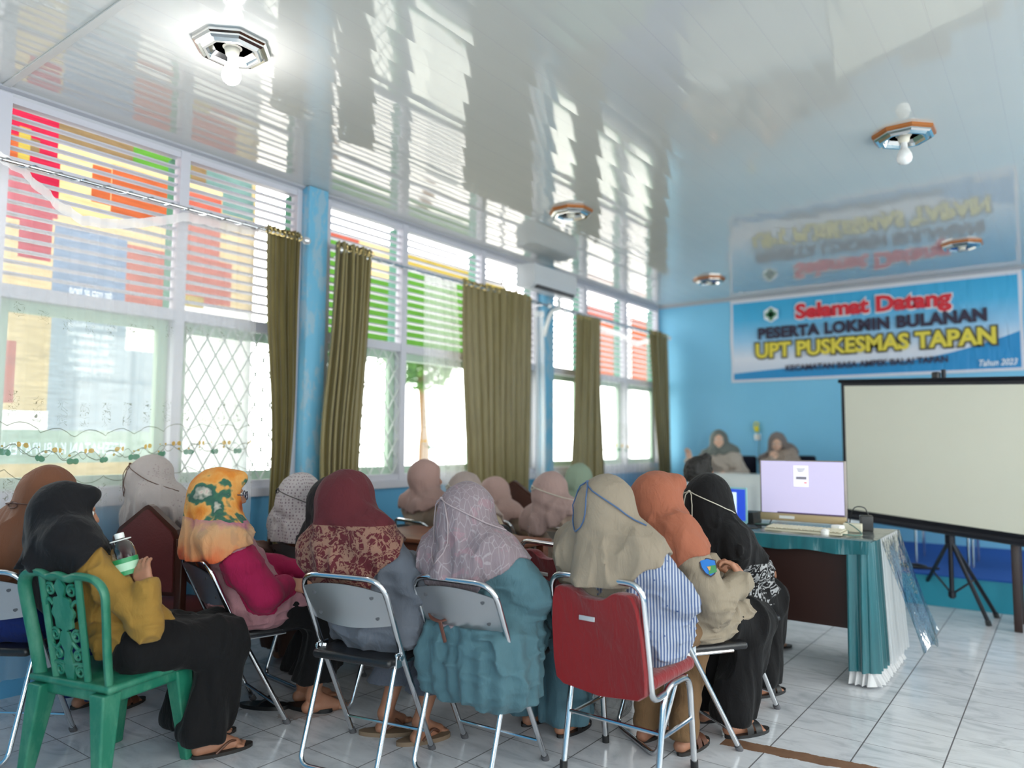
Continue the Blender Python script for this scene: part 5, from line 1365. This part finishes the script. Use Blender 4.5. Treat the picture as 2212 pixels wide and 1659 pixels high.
    # ---------------- head scarf
    if hij:
        h3 = h2
        lo3 = [NB.x-.42, NB.y-.40, NB.z-.46]; hi3 = [NB.x+.42, NB.y+.34, H.z+.20]
        lo3 = [lo[i]+round((max(lo3[i], lo[i])-lo[i])/h3)*h3 for i in range(3)]; hi3 = [min(hi3[i], hi[i]) for i in range(3)]
        G = Field(lo3, hi3, h3); fl = hij.get('flow', .5); big = hij.get('big', 1.0)
        G.ell(HH(0, -.016, .016), (.090*big, .108*big, .112*big), Rh, .03)
        G.ell(HH(0, .012, -.055), (.080*big, .082, .085), Rh, .04)
        if hij.get('peak'): G.cone(HH(-.03, .075, .085), HH(.03, .075, .085), .030, .030, .05)
        G.cone(HH(0, -.01, -.06), TT(0, .01, L-.02), .078, .098, .05)
        if fl > 0:
            G.cone(HH(0, -.045, .0), TT(0, -.055, L-.10), .088*big, .10+.035*fl, .06)
            G.cone(TT(0, -.055, L-.10), TT(0, -.06, L-.26), .10+.035*fl, .10, .06)
        if hij.get('bun'): G.ell(HH(0, -.095, -.035), (.06, .055, .060), Rh, .04)
        c_ = hij.get('cape', .020)
        G.ell(TT(0, 0, L*.70), (.140*k_+.024+c_, .105+.020+c_, .18), Rt, .05)
        G.cone(TT(-.105*k_, -.01, L-.045), TT(.105*k_, -.01, L-.045), .062+c_, .062+c_, .08)
        for s_ in (-1, 1):
            e = A[s_][0]; G.cone(sh[s_], sh[s_].lerp(e, .75), .050+.022+c_*.7, .045+.020+c_*.7, .10)
        for s_ in ((-1, 1) if hij.get('bridge', 1) else ()): G.cone(HH(s_*.02, -.02, -.075), sh[s_].lerp(TT(0, -.02, L-.06), .25), .070, .066, .09)
        if hij.get('tailf'): G.cone(TT(.03, .09, L-.04), TT(.02, .13, L-.26), .08, .06, .05)
        I, Q = G.near(.05)
        N_ = np.array(list(Vector(NB)), dtype=np.float32); q = Q-N_
        a_ = np.arctan2(q[:, 0], -q[:, 1])
        dn = np.clip((H.z-.02-Q[:, 2])/.16, 0, 1)
        seed = hij.get('seed', 0)*3.7
        # long folds that swirl from the chin over the shoulder blades
        sw_ = np.sin(a_*hij.get('nf', 9)+q[:, 2]*hij.get('tw', 14)+5*vnoise(Q+seed, (3.5, 3.5, 3.5)))
        W_ = Q+.06*(vnoise(Q+seed, (5, 5, 4))-.5)[:, None]
        r1 = (1-np.abs(2*vnoise(W_+seed, (10, 10, 4.5))-1))**2; r2 = (1-np.abs(2*vnoise(W_+seed+5, (17, 17, 6))-1))**4+.15
        dn2 = .22+.78*dn
        f = sw_*.0085*dn+(r1-.4)*.020*dn2+(r2-.4)*.016*dn2
        nk = np.exp(-((Q[:, 2]-(NB.z+.03))/.035)**2)*hij.get('neck', .5)
        f += nk*(np.sin(a_*5+q[:, 2]*70)*.006)-nk*.006
        G.d[I] -= f.astype(np.float32)
        G.ell(HH(0, .112, -.004), (.058, .075, .080), Rh, .015, 'sub')
        if top:
            oi = [int(round((float(G.lo[i])-lo[i])/h3)) for i in range(3)]
            m_ = [min(G.n[i], TOPF.n[i]-oi[i]) for i in range(3)]
            D1 = G.d[:m_[0], :m_[1], :m_[2]]; D2 = TOPF.d[oi[0]:oi[0]+m_[0], oi[1]:oi[1]+m_[1], oi[2]:oi[2]+m_[2]]
            G.d[:m_[0], :m_[1], :m_[2]] = np.where(D1 < .05, (lambda a_, b_, k_s: (lambda h_: b_*(1-h_)+a_*h_-k_s*h_*(1-h_))(np.clip(.5+.5*(b_-a_)/k_s, 0, 1)))(D1, D2-.009, .03), D1)
        X, Y, Z = G.grids((slice(None),)*3)
        iR = np.array(Rt); dx, dy, dz = X-P.x, Y-P.y, Z-P.z
        lx = dx*iR[0, 0]+dy*iR[1, 0]+dz*iR[2, 0]; ly = dx*iR[0, 1]+dy*iR[1, 1]+dz*iR[2, 1]; lz = dx*iR[0, 2]+dy*iR[1, 2]+dz*iR[2, 2]
        aa = np.arctan2(lx, -ly); side = hij.get('side', .14); back = hij.get('back', .26); front = hij.get('front', .20); sk = hij.get('skew', 0)
        wb = np.clip(np.cos(np.clip((aa-sk)*1.0, -PI, PI)), 0, 1)**1.6; wf = np.clip(-np.cos(aa), 0, 1)**1.5
        side = side+(hij.get('sideR', side)-side)/(1+np.exp(-lx*40)); ln = side+(back-side)*wb+(front-side)*wf+.010*np.sin(aa*9+seed)
        G.d = np.maximum(G.d, (L-ln)-lz)
        press(G)
        sc_ = G.mesh('headscarf', hij['mat'], T)
        if strap:
            def hp_(x, y, z): return G.hit(HH(x*2.2, y*2.2, z*1.4+.03), HH(x*.2, y*.2, z), .0035)
            kx, kz = strap.get('k', (0, .05)); mt = strap['mat']
            c = hp_(kx, -.12, kz); R_ = [hp_(kx*(1-t)+.115*math.sin(t*1.9), -.12*math.cos(t*1.75), kz*(1-t)-.055*t) for t in np.linspace(0, 1, 9)]
            L_ = [hp_(kx*(1-t)-.115*math.sin(t*1.9), -.12*math.cos(t*1.75), kz*(1-t)-.055*t) for t in np.linspace(0, 1, 9)]
            m = MB().tube(R_, strap.get('r', .0022), 6).tube(L_, strap.get('r', .0022), 6)
            ld = strap.get('drop', .12); lw = strap.get('lw', .03); sx = strap.get('sx', 0)
            lp_ = [hp_(kx+sx*math.sin(t/2)-lw*math.sin(t), -.13, kz-ld*(1-math.cos(t))/2) for t in np.linspace(0, 2*PI, 21)[:-1]]
            m.tube(lp_, strap.get('r', .0022), 6, closed=True)
            so_ = m.build('mask_strap', mt, T)
            MB().lathe([(0, -.006), (.006, -.004), (.007, 0), (.006, .004), (0, .006)], c, 10).build('strap_knot', mt, so_)
        T_H = G
    if hair == 'short':
        G = Field([H.x-.2, H.y-.2, H.z-.14], [H.x+.2, H.y+.2, H.z+.22], .008)
        G.ell(HH(0, -.014, .030), (.082, .098, .096), Rh, .02); G.ell(HH(0, -.045, -.0), (.070, .060, .070), Rh, .02); G.cone(HH(-.03, .05, .10), HH(.03, .03, .115), .035, .035, .03)
        I, Q = G.near(.04); G.d[I] -= ((vnoise(Q, (80, 80, 80))-.5)*.016).astype(np.float32)
        G.ell(HH(0, .13, -.03), (.085, .075, .10), Rh, .01, 'sub')
        X, Y, Z = G.grids((slice(None),)*3); G.d = np.maximum(G.d, (H.z-.045)-Z+0*X+0*Y)
        G.mesh('hair', HAIR, T)
    # ---------------- footwear
    if feet in ('sandal', 'shoe', 'flipflop'):
        for s_ in (-1, 1):
            a = an[s_]; m = MB()
            out = [(s_*.010+.045*math.cos(t)*(1+.12*math.sin(t)), .070+.125*math.sin(t)) for t in np.linspace(0, 2*PI, 25)[:-1]]
            pts = [(a.x+x, a.y+y) for x, y in out]
            so_ = m.prism(pts, 2, .0, .014).build('sandal', SOLE if feet != 'shoe' else BLKSHOE, T, ang=30)
            mt = BLKSHOE if feet == 'shoe' else SANDAL
            f0 = lambda x, y, z: (a.x+s_*.010+x, a.y+y, z)
            if feet == 'flipflop':
                MB().tube(cr([f0(-.04, .03, .014), f0(-.025, .09, .045), f0(0, .13, .030), f0(.025, .09, .045), f0(.04, .03, .014)], 5), .005, 6).build('strap', mt, so_)
            else:
                for y_, hz_ in ((.105, .052), (.055, .072)):
                    g = MB(); g.grid(lambda u, v: f0(.043*math.cos(PI*u), y_-.018+.036*v, .012+(hz_-.012)*math.sin(PI*u)), 14, 3); st = g.build('strap', mt, so_, ang=180)
    return T, loc, HH, TT, H, P, L, (TOPF if top else None)
def shield(res, u, v, size, label=None):
    """embroidered shield badge sewn on the garment where the camera ray meets it"""
    T, loc, F = res[0], res[1], res[7]
    a, b = loc(ond(u, v, 1.6)), loc(ond(u, v, 6.5)); n = 900; hit = None
    for k in range(n):
        c = a.lerp(b, k/n)
        if F.samp(c) < .004: hit = c; break
    if hit is None: return
    h = F.h; g = Vector([F.samp(hit+Vector([h*2 if i == j else 0 for j in range(3)]))-F.samp(hit-Vector([h*2 if i == j else 0 for j in range(3)])) for i in range(3)]).normalized()
    up = (Vector((0, 0, 1))-g*g.z).normalized(); sx = up.cross(g); R = Matrix((sx, up, g)).transposed()
    def poly(k): return [(-.5*k, .42*k), (0, .55*k), (.5*k, .42*k), (.47*k, -.05*k), (.28*k, -.42*k), (0, -.60*k), (-.28*k, -.42*k), (-.47*k, -.05*k)]
    def plate(k, z, m, nm, par):
        mb = MB().prism([(x*size, y*size) for x, y in poly(k)], 2, 0, .0015); mb.v = [tuple(hit+R @ Vector((q[0], q[1], q[2]+z))) for q in mb.v]; return mb.build(nm, m, par, smooth=False)
    b0 = plate(1, .004, simple('badge_edge', hx(60, 50, 60), .7), 'sleeve_badge', T)
    plate(.86, .0058, simple('badge_blue', hx(30, 110, 190), .7), 'badge_field', b0)
    mb = MB().prism([(-.10*size, -.45*size), (.40*size, -.30*size), (.40*size, .10*size), (0, .05*size)], 2, 0, .001); mb.v = [tuple(hit+R @ Vector((q[0], q[1], q[2]+.0076))) for q in mb.v]; mb.build('badge_green', simple('badge_green_thread', hx(60, 130, 80), .7), b0, smooth=False)
    mb = MB().prism([(-.12*size, .0), (.10*size, .0), (.02*size, -.22*size), (-.05*size, -.22*size)], 2, 0, .001); mb.v = [tuple(hit+R @ Vector((q[0], q[1], q[2]+.0088))) for q in mb.v]; mb.build('badge_emblem', simple('badge_gold_thread', hx(200, 150, 90), .7), b0, smooth=False)
def C(name, c, c2=None, pat=None, **k): return cloth(name, c, c2, pat, **k)
STRAPW = simple('pale_elastic', hx(196, 192, 176), .6); STRAPB = simple('dark_elastic', hx(44, 36, 36), .6); STRAPBL = simple('blue_beaded_cord', hx(60, 90, 130), .5); STRAPBR = simple('brown_cord', hx(86, 52, 40), .6)
BLACKC = C('black_cotton', hx(20, 20, 22)); BLACKS = C('black_skirt', hx(17, 16, 19), sheen=.05)
SKIN_LIT = simple('brightened_skin', hx(226, 184, 160), .5)  # speakers' copy of the skin, its colour lightened to look washed by light
# 1 brown scarf, blue dress, cut by the left edge
FC = lambda x, y, h: ('fold', x, y, h)
person((-3.70, 1.38), (112, 1070, 3.35), 16, 'woman at the left edge in a brown headscarf and blue clothes', dict(mat=C('brown_scarf', hx(140, 92, 68)), flow=1, back=.30, side=.26, cape=.03, big=1.08, neck=.2, nf=13, tw=3, seed=1), dict(mat=C('royal_blue_dress', hx(28, 50, 120)), w=1.1), dict(kind='skirt', mat=C('royal_blue_skirt', hx(26, 46, 112))), feet='sandal', knee=.42, strap=dict(mat=STRAPBR, k=(-.02, -.03), drop=.02, lw=.03, r=.003), cb=FC(-3.67, 1.31, 34))
# 2 black scarf, yellow top, holding a bottle
bt = ond(268, 1200, 2.92)
person((-3.06, 1.55), (148, 1112, 3.02), -14, 'woman in a black headscarf and mustard top holding a water bottle on the green chair', dict(mat=C('charcoal_scarf', hx(26, 25, 29)), flow=.8, back=.28, side=.13, front=.16, cape=.008, big=1.06, neck=.5, nf=6, tw=22, seed=2, peak=True), dict(mat=C('mustard_cotton', hx(182, 140, 66)), b=.012, w=.93, hem=.44, sleeve=.018), dict(kind='skirt', mat=BLACKS, w=1.05), seat=.395, turn=-7, nod=4, face=True, feet='flipflop', knee=.33, foot=.27, cb=('green', -3.09, 1.49, 14),
       arms=dict(R=dict(ew=ond(318, 1350, 2.84), ww=ond(318, 1272, 2.86), hw=(-.28, -.05, .5), nw=(.4, -.8, .1), curl=.45), L=dict(ew=ond(290, 1335, 3.20), ww=ond(300, 1262, 3.02), hw=(-.15, -.3, .5), nw=(.2, 1, .2), curl=.8)))
PET = bpy.data.materials.new('clear_bottle_plastic'); PET.use_nodes = True
_t = PET.node_tree; _t.nodes.clear(); _o = _n(_t, 'ShaderNodeOutputMaterial'); _m = _n(_t, 'ShaderNodeMixShader'); _a = _n(_t, 'ShaderNodeBsdfTransparent'); _g = _n(_t, 'ShaderNodeBsdfGlossy'); _l = _n(_t, 'ShaderNodeLayerWeight'); _l.inputs[0].default_value = .4; _g.inputs['Roughness'].default_value = .08; _a.inputs[0].default_value = (.88, .92, .93, 1)
_t.links.new(_l.outputs['Facing'], _m.inputs[0]); _t.links.new(_a.outputs[0], _m.inputs[1]); _t.links.new(_g.outputs[0], _m.inputs[2]); _t.links.new(_m.outputs[0], _o.inputs[0])
bb = empty('water_bottle', bt, 0, 'clear plastic bottle with a green label held by the woman in mustard', 'bottle')
Rb = Matrix.Rotation(math.radians(-16), 3, Vector((-.596, .80, 0)))
MB().lathe([(0, -.21), (.040, -.21), (.046, -.20), (.046, -.16), (.043, -.155), (.046, -.15), (.046, -.10), (.043, -.095), (.046, -.09), (.046, .0), (.044, .02), (.036, .045), (.016, .065), (.014, .075)], (0, 0, 0), 24, Rb).build('bottle_body', PET, bb); bb.scale = (1.0, 1.0, 1.0)
MB().lathe([(.0472, -.075), (.0472, -.01)], (0, 0, 0), 24, Rb).build('label', simple('green_label', hx(36, 140, 84), .4), bb)
MB().lathe([(.0476, -.058), (.0476, -.028)], (0, 0, 0), 48, Rb).build('label_print', simple('label_white_print', hx(170, 210, 180), .4), bb)
MB().lathe([(.0155, .068), (.0175, .069), (.0175, .088), (.014, .09), (0, .09)], (0, 0, 0), 16, Rb).build('cap', WHITEPL, bb)
MB().tube([Rb @ Vector((.02*math.cos(a)+.0, .02*math.sin(a)*2.0, .062)) for a in np.linspace(0, 2*PI, 17)[:-1]], .0025, 6, closed=True).build('carry_ring', WHITEPL, bb)
# 3 white scarf by the window
person((-3.80, 2.42), (334, 1038, 4.08), -10, 'woman by the nearest window in a white headscarf with faint lilac sprays', dict(mat=C('white_spray_scarf', hx(206, 194, 190), hx(150, 128, 138), pt_spray), flow=1, back=.30, side=.24, cape=.03, big=1.1, neck=.3, nf=11, tw=4, seed=3), dict(mat=C('brown_blouse', hx(134, 100, 88))), dict(kind='skirt', mat=C('brown_skirt', hx(110, 80, 70))), seat=.45, strap=dict(mat=STRAPBR, k=(-.02, .07), drop=.15, lw=.03))
# 4 floral scarf, pink and magenta
r4 = person((-3.15, 2.13), (478, 1072, 3.47), -24, 'woman in pink shirt with magenta sleeves, glasses and a bright floral headscarf', dict(mat=C('floral_scarf', hx(220, 130, 160), None, pt_floral), flow=.6, back=.30, side=.10, front=.08, cape=.012, big=1.05, neck=.4, nf=5, tw=20, seed=4, peak=True, skew=-.3), dict(mat=C('pink_shirt', hx(190, 138, 146)), sleeve_mat=C('magenta_sleeve', hx(178, 30, 84)), w=1.10, b=.032, tail=.20, sleeve=.030, short=.22), dict(kind='skirt', mat=BLACKS, hem=.16), turn=0, nod=2, face=True, feet='bare', knee=.40, foot=.30, cb=FC(-3.17, 2.08, -13),
       arms=dict(R=dict(ew=ond(572, 1288, 3.33), ww=ond(622, 1262, 3.50), hw=(.8, .5, -.05), nw=(.3, -.5, .8), curl=.55), L=dict(e=(-.20, .05, .14), w=(-.02, .32, .12), h=(.5, .8, 0), n=(0, 0, 1), curl=.5)))
gl = MB(); _, _l, _HH = r4[0], r4[1], r4[2]
gl.tube([_HH(.034+.024*math.cos(a), .108+.0*a, .006+.019*math.sin(a)) for a in np.linspace(0, 2*PI, 21)[:-1]], .0022, 6, closed=True)
gl.tube([_HH(-.034+.024*math.cos(a), .108, .006+.019*math.sin(a)) for a in np.linspace(0, 2*PI, 21)[:-1]], .0022, 6, closed=True)
gl.tube([_HH(.058, .106, .010), _HH(.088, .04, .012), _HH(.085, -.02, .006)], .0022, 6).tube([_HH(-.058, .106, .010), _HH(-.088, .04, .012), _HH(-.085, -.02, .006)], .0022, 6).tube([_HH(.012, .108, .010), _HH(-.012, .108, .010)], .0022, 6)
gl.build('glasses', simple('dark_blue_glasses', hx(30, 30, 60), .3), r4[0])
# 5, 6 second row
person((-3.40, 2.80), (655, 1074, 4.08), -8, 'woman in a white scarf with small purple dots, tied at the back', dict(mat=C('dotted_scarf', hx(208, 198, 198), hx(120, 96, 112), pt_dots), flow=.3, bun=1, back=.20, side=.14, cape=.02, big=1.06, neck=1, nf=7, tw=18, seed=5), dict(mat=C('dusty_rose_blouse', hx(178, 146, 138))), dict(kind='skirt', mat=C('taupe_skirt', hx(120, 104, 100))), strap=dict(mat=STRAPB, k=(-.02, .03), drop=.02, lw=.02), cb=FC(-3.40, 2.74, -6))
person((-2.98, 2.77), (722, 1082, 3.88), -6, 'woman in a plain black headscarf half hidden behind the maroon one', dict(mat=C('black_scarf_plain', hx(28, 26, 30)), flow=.6, back=.30, side=.22, cape=.02, seed=6), dict(mat=C('grey_blouse', hx(120, 124, 136))), dict(kind='skirt', mat=BLACKS))
# 7 maroon scarf, grey dress
person((-2.385, 2.26), (757, 1086, 3.16), 4, 'woman in grey with a maroon floral-bordered headscarf, on the silver-backed chair', dict(mat=C('maroon_scarf', hx(100, 38, 46), hx(168, 132, 112), pt_shawl), flow=.35, back=.26, side=.12, sideR=.09, front=.16, cape=.014, big=1.12, neck=1, nf=5, tw=26, seed=7, skew=.25), dict(mat=C('slate_grey_dress', hx(116, 122, 134)), w=1.12, b=.026, sleeve=.026, tail=.22, name='dress_top'), dict(kind='skirt', mat=C('slate_grey_skirt', hx(108, 114, 128)), hem=.22), turn=-14, feet='bare', knee=.36, foot=.16, spread=.10, cb=FC(-2.37, 2.187, 12))
# 8-10, 12, 13 far group
person((-3.55, 3.83), (922, 1036, 5.12), -14, 'woman nearest the window wall in a dusty pink scarf and beige uniform', dict(mat=C('dusty_pink_scarf', hx(196, 160, 152)), flow=0, bridge=0, back=.07, side=.03, front=.10, cape=.004, big=1.12, neck=1, seed=8), dict(mat=C('beige_uniform', hx(192, 168, 148))), dict(kind='skirt', mat=C('beige_skirt', hx(176, 154, 136))), near=False, turn=-18)
person((-3.00, 3.70), (1010, 1062, 4.72), -8, 'woman in a tied beige-grey headscarf in front of the pale pink one', dict(mat=C('beige_grey_scarf', hx(182, 164, 158)), flow=.2, bridge=0, bun=1, back=.10, side=.05, cape=.02, neck=1, seed=9), dict(mat=C('khaki_uniform', hx(184, 168, 144))), dict(kind='skirt', mat=C('khaki_skirt', hx(168, 152, 130))), near=False, strap=dict(mat=STRAPW, k=(-.03, .03), drop=.02, lw=.02), cb=FC(-3.00, 3.72, -8))
person((-3.22, 4.28), (1075, 1068, 5.30), -12, 'woman in a pale rose headscarf half hidden behind the lavender one', dict(mat=C('pale_rose_scarf', hx(204, 170, 162)), flow=.3, bridge=0, back=.10, side=.06, cape=.008, seed=10), dict(mat=C('beige_uniform', hx(192, 168, 148))), dict(kind='skirt', mat=C('beige_skirt', hx(176, 154, 136))), near=False, turn=-15)
# 11 lavender scarf, teal dress
person((-1.96, 2.49), (1017, 1112, 3.06), -2, 'woman in a teal dress and a lavender grey patterned headscarf', dict(mat=C('lavender_scarf', hx(158, 142, 150), hx(188, 180, 184), pt_lines), flow=.9, bun=0, back=.25, side=.13, sideR=.055, front=.2, cape=.010, big=1.08, neck=.6, nf=8, tw=12, seed=11, skew=-.25), dict(mat=C('teal_crepe', hx(92, 130, 142)), w=1.12, b=.030, sleeve=.040, tail=.22, skirtback=1, gather=1, name='dress_top'), dict(kind='skirt', mat=C('teal_crepe_skirt', hx(86, 122, 136)), w=1.2), hemz=.27, turn=-8, feet='shoe', cb=FC(-1.957, 2.414, 4), strap=dict(mat=simple('mauve_elastic', hx(160, 146, 150), .6), k=(-.02, .05), drop=.22, lw=.055, r=.0028))
person((-2.62, 4.10), (1195, 1062, 4.85), -10, 'woman in a dusty rose headscarf crossed by a pale strap, beige uniform', dict(mat=C('rose_taupe_scarf', hx(188, 158, 152)), flow=.4, bridge=0, bun=1, back=.11, side=.05, cape=.02, big=1.05, neck=1, nf=6, tw=16, seed=12), dict(mat=C('beige_uniform2', hx(196, 172, 156)), w=1.05), dict(kind='skirt', mat=C('beige_skirt', hx(176, 154, 136))), near=False, turn=-10, strap=dict(mat=STRAPW, k=(-.02, .02), drop=.02, lw=.02, r=.003))
person((-3.02, 5.08), (1255, 1036, 5.85), -10, 'woman in a mint green headscarf next to the fourth olive curtain', dict(mat=C('mint_scarf', hx(160, 180, 158)), flow=.3, bridge=0, bun=1, back=.20, side=.14, cape=.012, neck=1, seed=13), dict(mat=C('pale_green_blouse', hx(160, 178, 160))), dict(kind='skirt', mat=BLACKS), near=False)
# 14 beige scarf, striped shirt
person((-1.46, 2.78), (1318, 1100, 2.96), -4, 'woman in blue and white stripes with a beige headscarf on the red chair', dict(mat=C('beige_scarf', hx(166, 152, 134)), flow=1, back=.29, side=.12, sideR=.05, front=.2, cape=.012, big=1.10, neck=.35, nf=9, tw=5, seed=14, skew=-.3), dict(mat=C('striped_shirt', hx(206, 212, 226), hx(82, 104, 150), pt_stripe), w=1.14, b=.034, sleeve=.034, tail=.18), dict(kind='trousers', mat=C('camel_trousers', hx(140, 108, 76))), seat=.43, turn=-14, feet='sandal', hemz=.405, knee=.38, foot=.26, cb=('banq', -1.46, 2.72, -1), strap=dict(mat=STRAPBL, k=(-.025, .09), drop=.17, lw=.05, r=.003))
# 15 orange scarf, khaki uniform
r15 = person((-1.42, 3.20), (1428, 1082, 3.38), -28, 'woman in a khaki uniform and orange headscarf with her hands raised together', dict(mat=C('orange_scarf', hx(182, 110, 84)), flow=.8, back=.22, side=.11, front=.14, cape=.012, big=1.08, neck=.6, nf=7, tw=14, seed=15, peak=True), dict(mat=C('khaki_shirt', hx(172, 158, 138)), w=1.05, b=.028, sleeve=.030, tail=.20, short=.10, cuffw=.020, name='uniform_shirt'), dict(kind='skirt', mat=BLACKS), turn=-8, feet='shoe', hemz=.36, knee=.32, foot=.20, cb=FC(-1.44, 3.16, -35),
       arms=dict(R=dict(ew=ond(1545, 1312, 3.14), ww=ond(1602, 1250, 3.24), hw=(-.35, .0, .5), nw=(.6, .3, .5), curl=.8), L=dict(ew=ond(1476, 1262, 3.60), ww=ond(1545, 1222, 3.42), hw=(.75, .3, .05), nw=(0, -.3, .9), curl=.6)))
shield(r15, 1530, 1226, .075)
# 16 black scarf, black and white print
person((-1.47, 3.76), (1538, 1082, 3.68), -20, 'woman in a black headscarf and black and white print blouse by the computer table', dict(mat=C('deep_black_scarf', hx(15, 14, 17)), flow=.9, back=.30, side=.22, cape=.02, big=1.08, neck=.4, nf=8, tw=6, seed=16, sideR=.12), dict(mat=C('print_blouse', hx(20, 18, 22), hx(190, 190, 192), pt_print), w=1.08, tail=.20, b=.03, sleeve=.03), dict(kind='skirt', mat=BLACKS, w=1.1), turn=-4, feet='shoe', knee=.30, foot=.20, spread=.075, strap=dict(mat=STRAPW, k=(.0, .03), drop=.15, lw=.022, r=.0026), cb=FC(-1.45, 3.69, -20))
# 17 man
person((-2.02, 4.74), (1512, 1026, 4.98), -58, 'man with short black hair in a white shirt behind the black headscarf', None, dict(mat=C('white_shirt', hx(206, 204, 192)), name='shirt'), dict(kind='trousers', mat=BLACKS), near=False, hair='short', turn=25, feet='shoe', seat=.44)
# 18, 19 speakers on the platform
BEIGEW = C('pale_check_uniform', hx(206, 188, 174), hx(178, 158, 146), pt_leaf)
person((-3.10, 8.22), (1553, 952, 8.42), 172, 'speaker nearer the window, grey-green scarf over white, one hand raised', dict(mat=C('grey_green_scarf', hx(132, 140, 136)), flow=.1, bridge=0, back=.12, side=.03, front=.02, cape=.004, seed=18), dict(mat=C('pale_uniform', hx(214, 202, 190)), w=1.12, b=.03, sleeve=.03, name='uniform_shirt'), dict(kind='trousers', mat=BLACKS), face=True, near=True, skin=SKIN_LIT, base=.252, seat=.44, turn=28, nod=-4, hemz=.46, feet='shoe',
       arms=dict(R=dict(ew=ond(1505, 1022, 8.15), ww=ond(1489, 995, 8.02), hw=(0, -.1, .5), nw=(.3, 1, 0), curl=.25), L=dict(ew=ond(1604, 1025, 8.2), ww=ond(1572, 1030, 8.05), hw=(-.7, -.1, .1), nw=(0, -1, .2), curl=.6)))
person((-2.50, 8.34), (1679, 958, 8.40), 176, 'speaker nearer the screen, grey-brown scarf, hand held to her mouth', dict(mat=C('grey_brown_scarf', hx(158, 146, 142)), flow=.1, bridge=0, back=.12, side=.03, front=.03, cape=.004, seed=19), dict(mat=BEIGEW, w=1.05, name='uniform_shirt'), dict(kind='trousers', mat=BLACKS), face=True, near=True, skin=SKIN_LIT, base=.252, seat=.44, turn=18, nod=10, hemz=.46, feet='shoe',
       arms=dict(R=dict(ew=ond(1655, 1030, 8.1), ww=ond(1668, 995, 8.10), hw=(.05, .05, .5), nw=(-.2, -1, .1), curl=.8), L=dict(ew=ond(1722, 1028, 8.2), ww=ond(1690, 1024, 8.0), hw=(-.8, 0, .1), nw=(0, -.5, 1), curl=.5)))

# ---------------------------------------------------------------- loose things on the floor and chairs
def slipper(u, v, rot, mat, label, group, strap=None):
    c = onz(u, v, 0); t = empty('slipper', (c.x, c.y, 0), math.radians(rot), label, 'slipper', group)
    out = [(.046*math.cos(a)*(1+.14*math.sin(a)), .125*math.sin(a)) for a in np.linspace(0, 2*PI, 29)[:-1]]
    MB().prism(out, 2, 0, .018).build('sole', mat, t, ang=30)
    MB().tube(cr([(-.042, -.02, .016), (-.030, .03, .052), (0, .07, .028), (.030, .03, .052), (.042, -.02, .016)], 6), .0065, 8).build('strap', strap or mat, t)
BSOLE = simple('tan_slipper_sole', hx(128, 108, 88), .7)
slipper(836, 1585, -50, BSOLE, 'tan thong slipper under the grey dress, left one of the pair', 'tan slippers under the chairs', SANDAL)
slipper(915, 1600, -25, BSOLE, 'tan thong slipper beside a chair leg, right one of the pair', 'tan slippers under the chairs', SANDAL)
slipper(570, 1528, -60, BLKSHOE, 'black slipper on the floor behind the bare feet of the woman in pink', 'black slippers by the pink shirt')
slipper(668, 1532, -70, BLKSHOE, 'black slipper on the floor right of the bare feet', 'black slippers by the pink shirt')
t = empty('plastic_bag', onz(1318, 1560, 0), 0, 'crumpled clear plastic bag under the front red chair', 'plastic bag')
m = MB()
def pb(u, v):
    a, b = 2*PI*u, PI*v*.97; w = vnoise(np.array([[math.cos(a)*3, math.sin(a)*3, v*4]], dtype=np.float32), (1, 1, 1))[0]
    r_ = .10*math.sin(b)**.7*(.75+.5*w); return (r_*math.cos(a), r_*math.sin(a)*.9, .002+.17*v*(.8+.4*w))
m.grid(pb, 40, 24); m.build('bag_sheet', CLEAR, t, ang=180, fix=False)
LEATH = simple('brown_leather_tag', hx(104, 62, 50), .55, bump=.2)
lt = Matrix.Rotation(math.radians(4), 3, 'Z') @ Vector((-.085, -.145, 0))
t = empty('leather_tag', (-1.957+lt.x, 2.414+lt.y, .585), math.radians(4), 'brown leather strap tag hanging behind the silver chair under the teal dress', 'strap')
MB().tube(cr([(.03, .012, .012), (.0, -.010, .0), (-.05, .0, .004), (-.075, .015, .02)], 6), .007, 6, flat=.4).build('loop', LEATH, t)
MB().rbox((.012, -.010, -.040), (.017, .005, .085), .003, R=Matrix.Rotation(-.35, 3, 'Y')).build('tag', LEATH, t)
